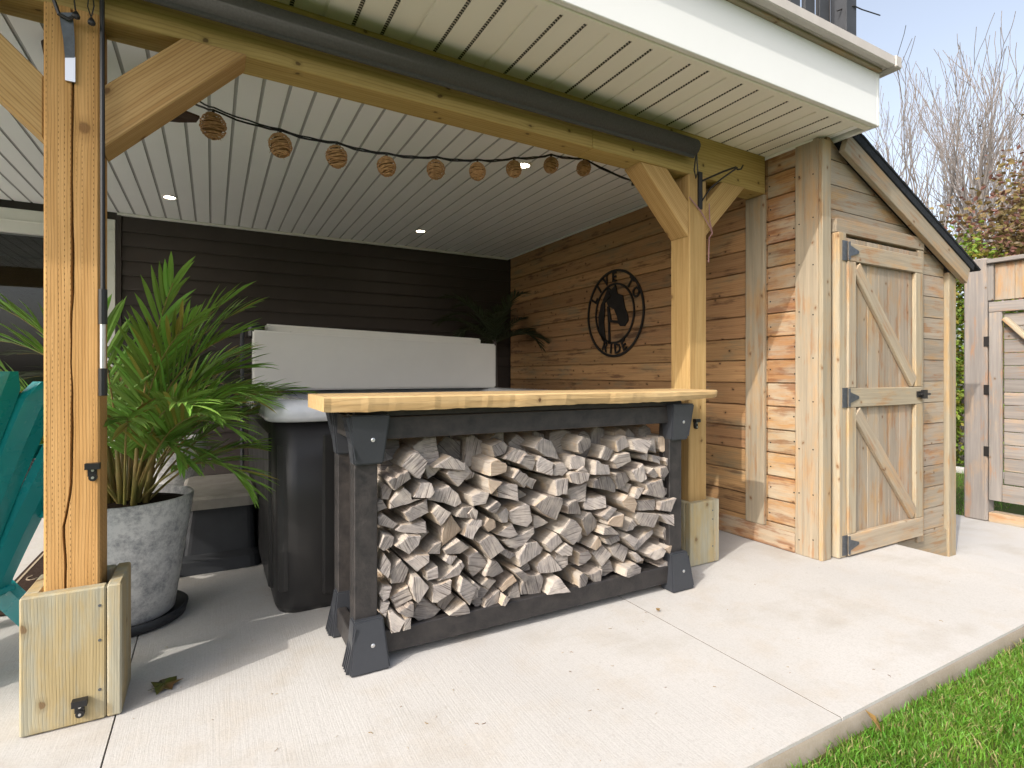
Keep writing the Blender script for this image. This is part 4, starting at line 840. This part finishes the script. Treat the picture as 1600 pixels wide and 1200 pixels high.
# ------------------------------------------------------------------ plants
def frond(b, p, az, el, L, rd, droop=.9, ll=.30, lw=.016, t0=.34, nl=17, stalk=1):
    h = Vector((cos(az), sin(az), 0)); pts = []; n = 14; q = Vector(p); e = el
    for i in range(n + 1):
        pts.append(q.copy()); q = q + (h * cos(e) + Vector((0, 0, sin(e)))) * (L / n); e -= droop / n * (.3 + 1.6 * i / n)
    b.tube(pts, [.0065 * (1 - .75 * i / n) for i in range(n + 1)], 5, 1, False)
    side = Vector((-sin(az), cos(az), 0))
    for k in range(nl):
        t = t0 + (1 - t0) * (k + .5) / nl
        i = min(n - 1, int(t * n)); o = pts[i].lerp(pts[i + 1], t * n - i); tg = (pts[i + 1] - pts[i]).normalized(); up = side.cross(tg) * -1
        if up.z < 0: up = -up
        prof = (.55 + .45 * sin(pi * (k + 1) / (nl + 1))) * ll
        for s in (-1, 1):
            l = prof * rd.uniform(.8, 1.12); f = .75 + .9 * t; d = (tg * f + side * s * (1.25 - .75 * t) + up * .25 + Vector((rd.uniform(-.14, .14), rd.uniform(-.14, .14), rd.uniform(-.12, .12)))).normalized()
            wv = d.cross(up).normalized(); c = o.copy(); V = []; m = 5; dd = d.copy(); sg = rd.uniform(.5, 1.3)
            for j in range(m + 1):
                u = j / m; w = lw * (sin(pi * min(1, .12 + u * .88)) ** .75) * (1.0 if j < m else 0.05); V += [c - wv * w + up * w * .35, c - up * w * .12, c + wv * w + up * w * .35]
                dd = (dd + Vector((0, 0, -.11 * sg * (u + .2)))).normalized(); c = c + dd * (l / m)
            b.add(V, [q_ for j in range(m) for q_ in ((j * 3, j * 3 + 1, j * 3 + 4, j * 3 + 3), (j * 3 + 1, j * 3 + 2, j * 3 + 5, j * 3 + 4))], 2 if rd.random() < .07 else 0)
def planter(t, c, rt, rbm, h):
    Mx = T(*c); b = MB(); b.lathe([(rbm - .01, .0), (rbm, .01), (rbm + (rt - rbm) * .5, h * .5), (rt, h - .006), (rt - .004, h), (rt - .014, h), (rt - .018, h - .012), (rt - .02, h - .05)], 56, Mx @ T(0, 0, .03), cap=False); b.build('pot', M_POT, t, Mx, True)
    b = MB(); n = 28; b.lathe([(rt - .016, h - .04), (rt * .6, h - .028), (.01, h - .02)], n, Mx @ T(0, 0, .03), cap=False); b.v = [v + Vector((0, 0, .012 * mnoise.noise(v * 22))) for v in b.v]; b.build('soil', M_SOIL, t, Mx)
    b = MB(); b.lathe([(rbm + .015, .0), (rbm + .045, .006), (rbm + .055, .045), (rbm + .045, .05), (rbm + .035, .02), (.01, .02)], 48, Mx @ T(0, 0, .003), cap=False); b.build('saucer', M_STEP, t, Mx, True)
pc = Vector((-.345, 3.03, 0)); pp = thing('potted_palm', 'large green palm in a mottled grey planter beside the cracked post', 'potted plant', pc)
planter(pp, pc, .268, .19, .535)
rd = random.Random(21)
for i in range(30):
    az = rd.uniform(0, 2 * pi) if i > 12 else -1.2 + i * .2; el = rd.uniform(.95, 1.5); L = rd.uniform(.66, 1.0)
    base = pc + Vector((cos(az) * rd.uniform(.02, .10), sin(az) * rd.uniform(.02, .10), .54)); b = MB()
    if i % 6 == 5: el = rd.uniform(.8, 1.1); L *= .8
    frond(b, base, az, el, L, rd, droop=rd.uniform(1.1, 2.0), ll=.25, lw=.0088, nl=21)
    b.build('frond', [M_PALM, M_STALK, M_PALMY], pp)
for k, (tu, tv, ty, dr_) in enumerate(((262, 470, 2.75, .5), (150, 470, 2.8, .7), (440, 640, 2.9, 1.9), (400, 590, 2.85, 1.5), (330, 470, 3.0, .9), (5, 470, 3.1, 1.2), (20, 520, 3.2, 1.5), (300, 720, 2.7, 2.6), (380, 500, 3.1, 1.1))):
    e = atY(tu, tv, ty); d = e - (pc + Vector((0, 0, .54))); b = MB(); hz = math.hypot(d.x, d.y); frond(b, pc + Vector((d.x, d.y, 0)).normalized() * .05 + Vector((0, 0, .54)), math.atan2(d.y, d.x), min(1.5, math.atan2(d.z, hz) + dr_ * .42), d.length * 1.08, rd, droop=dr_, ll=.25, lw=.0115, nl=15)
    b.build('frond', [M_PALM, M_STALK, M_PALMY], pp)
b = MB()
for k in range(16):
    a = rd.uniform(0, 6.28); r = rd.uniform(.02, .11); q = pc + Vector((cos(a) * r, sin(a) * r, .52)); b.tube([q, q + Vector((cos(a) * .02, sin(a) * .02, .12)), q + Vector((cos(a) * .05, sin(a) * .05, .3))], [.014, .011, .007], 7)
b.build('stems', M_STALK, pp, None, True)
p2 = Vector((-.28, 4.75, 0)); pq = thing('potted_palm', 'shaded palm in a pale planter standing near the dark wall', 'potted plant', p2)
planter(pq, p2, .25, .18, .62); rd = random.Random(8)
for i in range(20):
    az = rd.uniform(0, 6.28); b = MB(); frond(b, p2 + Vector((cos(az) * .05, sin(az) * .05, .62)), az, rd.uniform(1.0, 1.5), rd.uniform(.75, 1.15), rd, droop=rd.uniform(.9, 1.7), ll=.25, lw=.012, nl=14); b.build('frond', [M_FAUX, M_STALK, M_FAUX], pq)
p3 = Vector((2.72, 5.35, 0)); pf = thing('faux_palm', 'dark artificial palm in the corner between dark wall and planks', 'potted plant', p3)
b = MB(); b.lathe([(.14, 0), (.17, .3), (.16, .3), (.01, .27)], 24, T(*p3), cap=False); b.build('pot', M_BLACK, pf, None, True)
b = MB(); b.tube([p3 + Vector((0, 0, .25)), p3 + Vector((.02, .01, .9)), p3 + Vector((0, 0, 1.50))], [.035, .03, .025], 8); b.build('trunk', M_BARK, pf, None, True)
rd = random.Random(4)
for i in range(15):
    az = i * 2.4; b = MB(); frond(b, p3 + Vector((0, 0, 1.46)), az, rd.uniform(.4, 1.3), rd.uniform(.65, .85), rd, droop=rd.uniform(1.1, 2.0), ll=.19, lw=.008, t0=.12, nl=30); b.build('frond', [M_FAUX, M_FAUX, M_FAUX], pf)

# ------------------------------------------------------------------ teal chair, table, mat
ch = thing('adirondack_chair', 'teal resin adirondack chair behind the cracked post', 'chair', (-.985, 2.76, 0), radians(47))
CM = WM[ch]
def cpart(name, b): 
    b.v = [CM @ v for v in b.v]; return b.build(name, M_TEAL, ch, None, False)
def solid(P, y0, y1):                                  # profile in local (y,z), extruded along x
    b = MB(); n = len(P); b.add([(x_, a, c) for x_ in (y0, y1) for a, c in P], [tuple(range(n)), tuple(range(n, 2 * n))[::-1]] + [(i, i + n, (i + 1) % n + n, (i + 1) % n) for i in range(n)]); return b
for s in (-1, 1):
    cpart('side_stringer', solid([(.30, .30), (.30, .40), (-.10, .30), (-.52, .05), (-.52, 0), (-.44, 0), (-.08, .20)], s * .27 - .02, s * .27 + .02))
    cpart('front_leg', solid([(.24, 0), (.33, 0), (.33, .56), (.22, .56)], s * .31 - .018, s * .31 + .018))
    cpart('arm', solid([(-.36, .56), (.38, .60), (.38, .625), (-.36, .585)], s * .33 - .07, s * .33 + .07))
for i in range(6):
    y0 = .30 - i * .082; z0 = .405 - i * .022; cpart('seat_slat', solid([(y0, z0), (y0, z0 + .018), (y0 - .074, z0 - .002), (y0 - .074, z0 - .02)], -.25, .25))
for k in range(5):
    j = k - 2; b = MB(); top_ = 1.13 - .035 * j * j; V = []; n = 14
    for i in range(n + 1):
        t = i / n; z = .26 + (top_ - .26) * t; yy = -.14 - .30 * t - .08 * t * t + .0 ; cx = j * (.098 + .036 * t); w = .0525 + .0195 * t
        if t > .9: w *= sqrt(max(.08, 1 - ((t - .9) / .1) ** 2 * .75))
        V += [(cx - w, yy + .022, z), (cx - w * .85, yy - .012, z), (cx, yy - .022, z), (cx + w * .85, yy - .012, z), (cx + w, yy + .022, z), (cx, yy + .004, z)]
    b.add(V, [(i * 6 + q, i * 6 + (q + 1) % 6, (i + 1) * 6 + (q + 1) % 6, (i + 1) * 6 + q) for i in range(n) for q in range(6)] + [tuple(range(6))[::-1], tuple(range(n * 6, n * 6 + 6))]); cpart('back_slat', b)
for z, yy, hw in ((.42, -.172, .24), (.80, -.325, .27)): cpart('back_rail', solid([(yy + .03, z), (yy, z), (yy - .02, z + .05), (yy + .01, z + .05)], -hw, hw))
mt = thing('doormat', 'dark brown doormat with pale scroll pattern by the cracked post', 'doormat', (-.7, 3.9, 0))
bx('mat', (-.935, 3.34, .003), (-.46, 4.40, .016), M_MAT, mt, 'y', .004)
b = MB(); rd = random.Random(2)
for i in range(26):
    x_, y_ = rd.uniform(-.86, -.52), rd.uniform(3.44, 4.3); a = rd.uniform(0, 6.28); b.tube([(x_ + .035 * cos(a + q * .8) * (1 - q * .1), y_ + .05 * sin(a + q * .8) * (1 - q * .1), .0165) for q in range(6)], .004, 4)
b.build('scrolls', M_MATL, mt)
bx('mat_border', (-.915, 3.36, .014), (-.905, 4.38, .0185), M_MATL, mt, 'y', 0)

# ------------------------------------------------------------------ trees and hedge
def tree(loc, H, seed, lab, spread=.42, leaf=None, grp='bare trees behind the shed', top=None):
    rd = random.Random(seed); loc = Vector(loc); t = thing('bare_tree' if not leaf else 'leafy_tree', lab, 'tree', loc, 0, grp)
    tk = MB(); cr_ = MB(); tips = []
    def grow(p, d, L, r, lev, b):
        n = 5 if lev < 2 else 4; pts = [p]; q = p.copy(); dd = d.copy()
        for i in range(n):
            dd = (dd + Vector((rd.gauss(0, .09), rd.gauss(0, .09), rd.gauss(.05, .06)))).normalized(); q = q + dd * (L / n); pts.append(q.copy())
        b.tube(pts, [max(.0085, r * (1 - .6 * i / n)) for i in range(n + 1)], 6 if lev == 0 else (4 if lev < 3 else 3), 0, False)
        if lev >= 4 or r < .004: tips.append(q); return
        if lev >= 3: tips.append(q)
        m = rd.choice((3, 4, 4, 5)) if lev < 2 else rd.choice((2, 3, 4))
        for k in range(m):
            f = rd.uniform(.3, 1) if k else 1.; j = min(n - 1, int(f * n)); o = pts[j].lerp(pts[j + 1], f * n - j) if j < n else pts[-1]
            a = rd.uniform(0, 6.28); sd_ = Vector((cos(a), sin(a), 0)); nd = (dd + sd_ * spread * rd.uniform(.6, 1.5) + Vector((0, 0, .22))).normalized()
            grow(o, nd, L * rd.uniform(.55, .8), r * (1 - .6 * f) * rd.uniform(.68, .92) + .002, lev + 1, cr_)
    grow(loc, Vector((rd.uniform(-.08, .08), rd.uniform(-.08, .08), 1)).normalized(), H * .36, H * .015, 0, tk)
    if top:
        k = (top - loc.z) / (max(v.z for v in cr_.v) - loc.z); kx = k ** .55
        f = lambda v: Vector((loc.x + (v.x - loc.x) * kx, loc.y + (v.y - loc.y) * kx, loc.z + (v.z - loc.z) * k))
        tk.v = [f(v) for v in tk.v]; cr_.v = [f(v) for v in cr_.v]; tips = [f(v) for v in tips]
    tk.build('trunk', M_BARK, t, T(*loc)); cr_.build('branches', M_BARK, t, T(*loc))
    return t, tips
def leafquads(b, pts, n, sprd, sz, rd):
    for _ in range(n):
        p = rd.choice(pts); q = p + Vector((rd.gauss(0, sprd), rd.gauss(0, sprd), rd.gauss(0, sprd * .8))); s = sz * rd.uniform(.6, 1.3)
        R = Euler((rd.uniform(-1.2, 1.2), rd.uniform(-1.2, 1.2), rd.uniform(0, 6.28))).to_matrix()
        b.add([q + R @ Vector(v) * s for v in ((0, -.5, 0), (.32, -.05, .08), (.2, .3, .04), (0, .55, -.03), (-.22, .28, .04), (-.32, -.05, .08))], [(0, 1, 2, 3), (0, 3, 4, 5)])
def onray(u, dist): d = ray(u, 585); d.normalize(); return CO + d * dist
BT = [(1398, 22, 95, 'slender bare tree just beyond the deck corner'), (1440, 26, 130, 'thin bare tree between the shed roof and the leafy tree'), (1478, 24, 75, 'bare tree with several upright grey limbs behind the shed roof'), (1526, 22, 30, 'tall bare tree rising behind the leafy tree'), (1562, 26, 50, 'tall forked bare tree behind the gate'), (1600, 21, 25, 'bare tree rising beyond the gate planks'), (1372, 27, 120, 'bare tree mostly hidden by the white fascia'), (1455, 36, 110, 'far bare tree fading behind the nearer trunks'), (1505, 38, 85, 'far bare tree with fine twigs behind the tall bare tree'), (1582, 36, 75, 'far bare tree beyond the forked bare tree')]
for i, (u, D, vt, lab) in enumerate(BT):
    p = onray(u, D); w = (p - CO).dot(FW); tp = CH + (585 - vt) / 852 * w; tree((p.x, p.y, -.3), tp * .9, 40 + i, lab, .36, top=tp)
p = onray(1556, 11.5); t, tips = tree((p.x, p.y, -.25), 4.4, 90, 'small tree with thin olive and reddish autumn leaves above the gate', .6, True, None, top=4.75)
b = MB(); leafquads(b, [q for q in tips if q.z > 1.9], 8200, .34, .085, random.Random(1)); b.build('crown', M_LEAFT, t, T(p.x, p.y, -.25))
def hedge(u, D, rx, rz, zc, n, seed, lab, mat, sz=.075):
    p = onray(u, D); rd = random.Random(seed); loc = Vector((p.x, p.y, -.25)); t = thing('vine_shrub', lab, 'shrub', loc)
    b = MB()
    for k in range(7): 
        a = rd.uniform(0, 6.28); b.tube([loc + Vector((cos(a) * .1, sin(a) * .1, 0)), loc + Vector((cos(a) * rx * .4, sin(a) * rx * .4, zc)), loc + Vector((cos(a) * rx * .7, sin(a) * rx * .7, zc + rz * .8))], [.04, .025, .01], 5)
    b.build('stems', M_BARK, t, T(*loc)); pts = []
    for k in range(220):
        a = rd.uniform(0, 6.28); h = rd.uniform(-1, 1); r = sqrt(1 - h * h) * rd.uniform(.55, 1); pts.append(loc + Vector((cos(a) * r * rx, sin(a) * r * rx, .25 + zc + h * rz)))
    b = MB(); leafquads(b, pts, n, .16, sz, rd); b.build('foliage', mat, t, T(*loc))
hedge(1492, 10.6, .62, 1.65, 1.45, 7000, 1, 'tall yellow green vine covered shrub between the shed and the gate post', M_HEDGE)
hedge(1530, 11.6, .9, 1.3, 1.25, 3600, 2, 'leafy green shrub hidden behind the gate post', M_HEDGE)
hedge(1440, 12.5, 1.0, 1.2, 1.1, 2600, 3, 'green shrub behind the shed wall', M_HEDGE)
hedge(1600, 12.5, 1.1, 1.2, 1.1, 2600, 5, 'green shrub behind the gate planks', M_HEDGE)
gb = bx('garden_edging', (9.0, -2, -.24), (9.09, 9, -.16), M_CONC, None, 'y', .006); tag(gb, 'pale concrete edging strip of the bed behind the gate', 'edging')

# ------------------------------------------------------------------ fallen leaves and debris
def leaf(name, c, s, rot, mat, lab, P, tilt=(0, 0)):
    n = len(P); V = [Vector((0, 0, .012))] + [Vector((a * s, b_ * s, .004 + .012 * ((i * 7) % 3) / 2)) for i, (a, b_) in enumerate(P)]
    Mx = T(*c) @ Euler((tilt[0], tilt[1], rot)).to_matrix().to_4x4(); o = mesh(name, V, [(0, i + 1, (i + 1) % n + 1) for i in range(n)], mat, Mx, None)
    md = o.modifiers.new('thick', 'SOLIDIFY'); md.thickness = .0012; return tag(o, lab, 'leaf')
maple = [(0, -.5), (.18, -.30), (.5, -.36), (.42, -.08), (.55, .12), (.28, .16), (.16, .5), (0, .32), (-.2, .46), (-.24, .14), (-.52, .1), (-.38, -.1), (-.46, -.34), (-.16, -.3)]
q = atZ(256, 1074); leaf('fallen_leaf', (q.x, q.y, .002), .098, .6, M_LEAFG, 'green and brown fallen leaf on the shaded concrete', maple)
q = atZ(1369, 1131, -.03); leaf('fallen_leaf', (q.x, YE - .035, -.035), .07, .3, M_DRYL, 'tan dry leaf leaning on the slab edge in the grass', [(0, -.6), (.18, -.2), (.2, .2), (.05, .6), (-.12, .3), (-.2, -.2)], (.9, 0))
q = atZ(1028, 956); leaf('fallen_leaf', (q.x, q.y, .002), .02, .3, M_DRYL, 'tiny tan leaf scrap on the sunlit concrete joint', maple)
b = MB(); rd = random.Random(33)
for k in range(90):
    q = atZ(rd.uniform(180, 1500), rd.uniform(885, 1190)) 
    if q.y < YE + .03 or q.x > 3.9 or (.35 < q.x < 2.7 and 2.0 < q.y) or q.y > 2.9: continue
    a = rd.uniform(0, 6.28); l = rd.uniform(.002, .009); b.tube([q + Vector((0, 0, .0015)), q + Vector((cos(a) * l, sin(a) * l, .003)), q + Vector((cos(a + .5) * l * 1.8, sin(a + .5) * l * 1.8, .002))], rd.uniform(.0004, .0009), 4)
tag(b.build('debris', M_DRYL), 'tiny twigs and grass clippings scattered on the concrete', 'debris', kind='stuff')
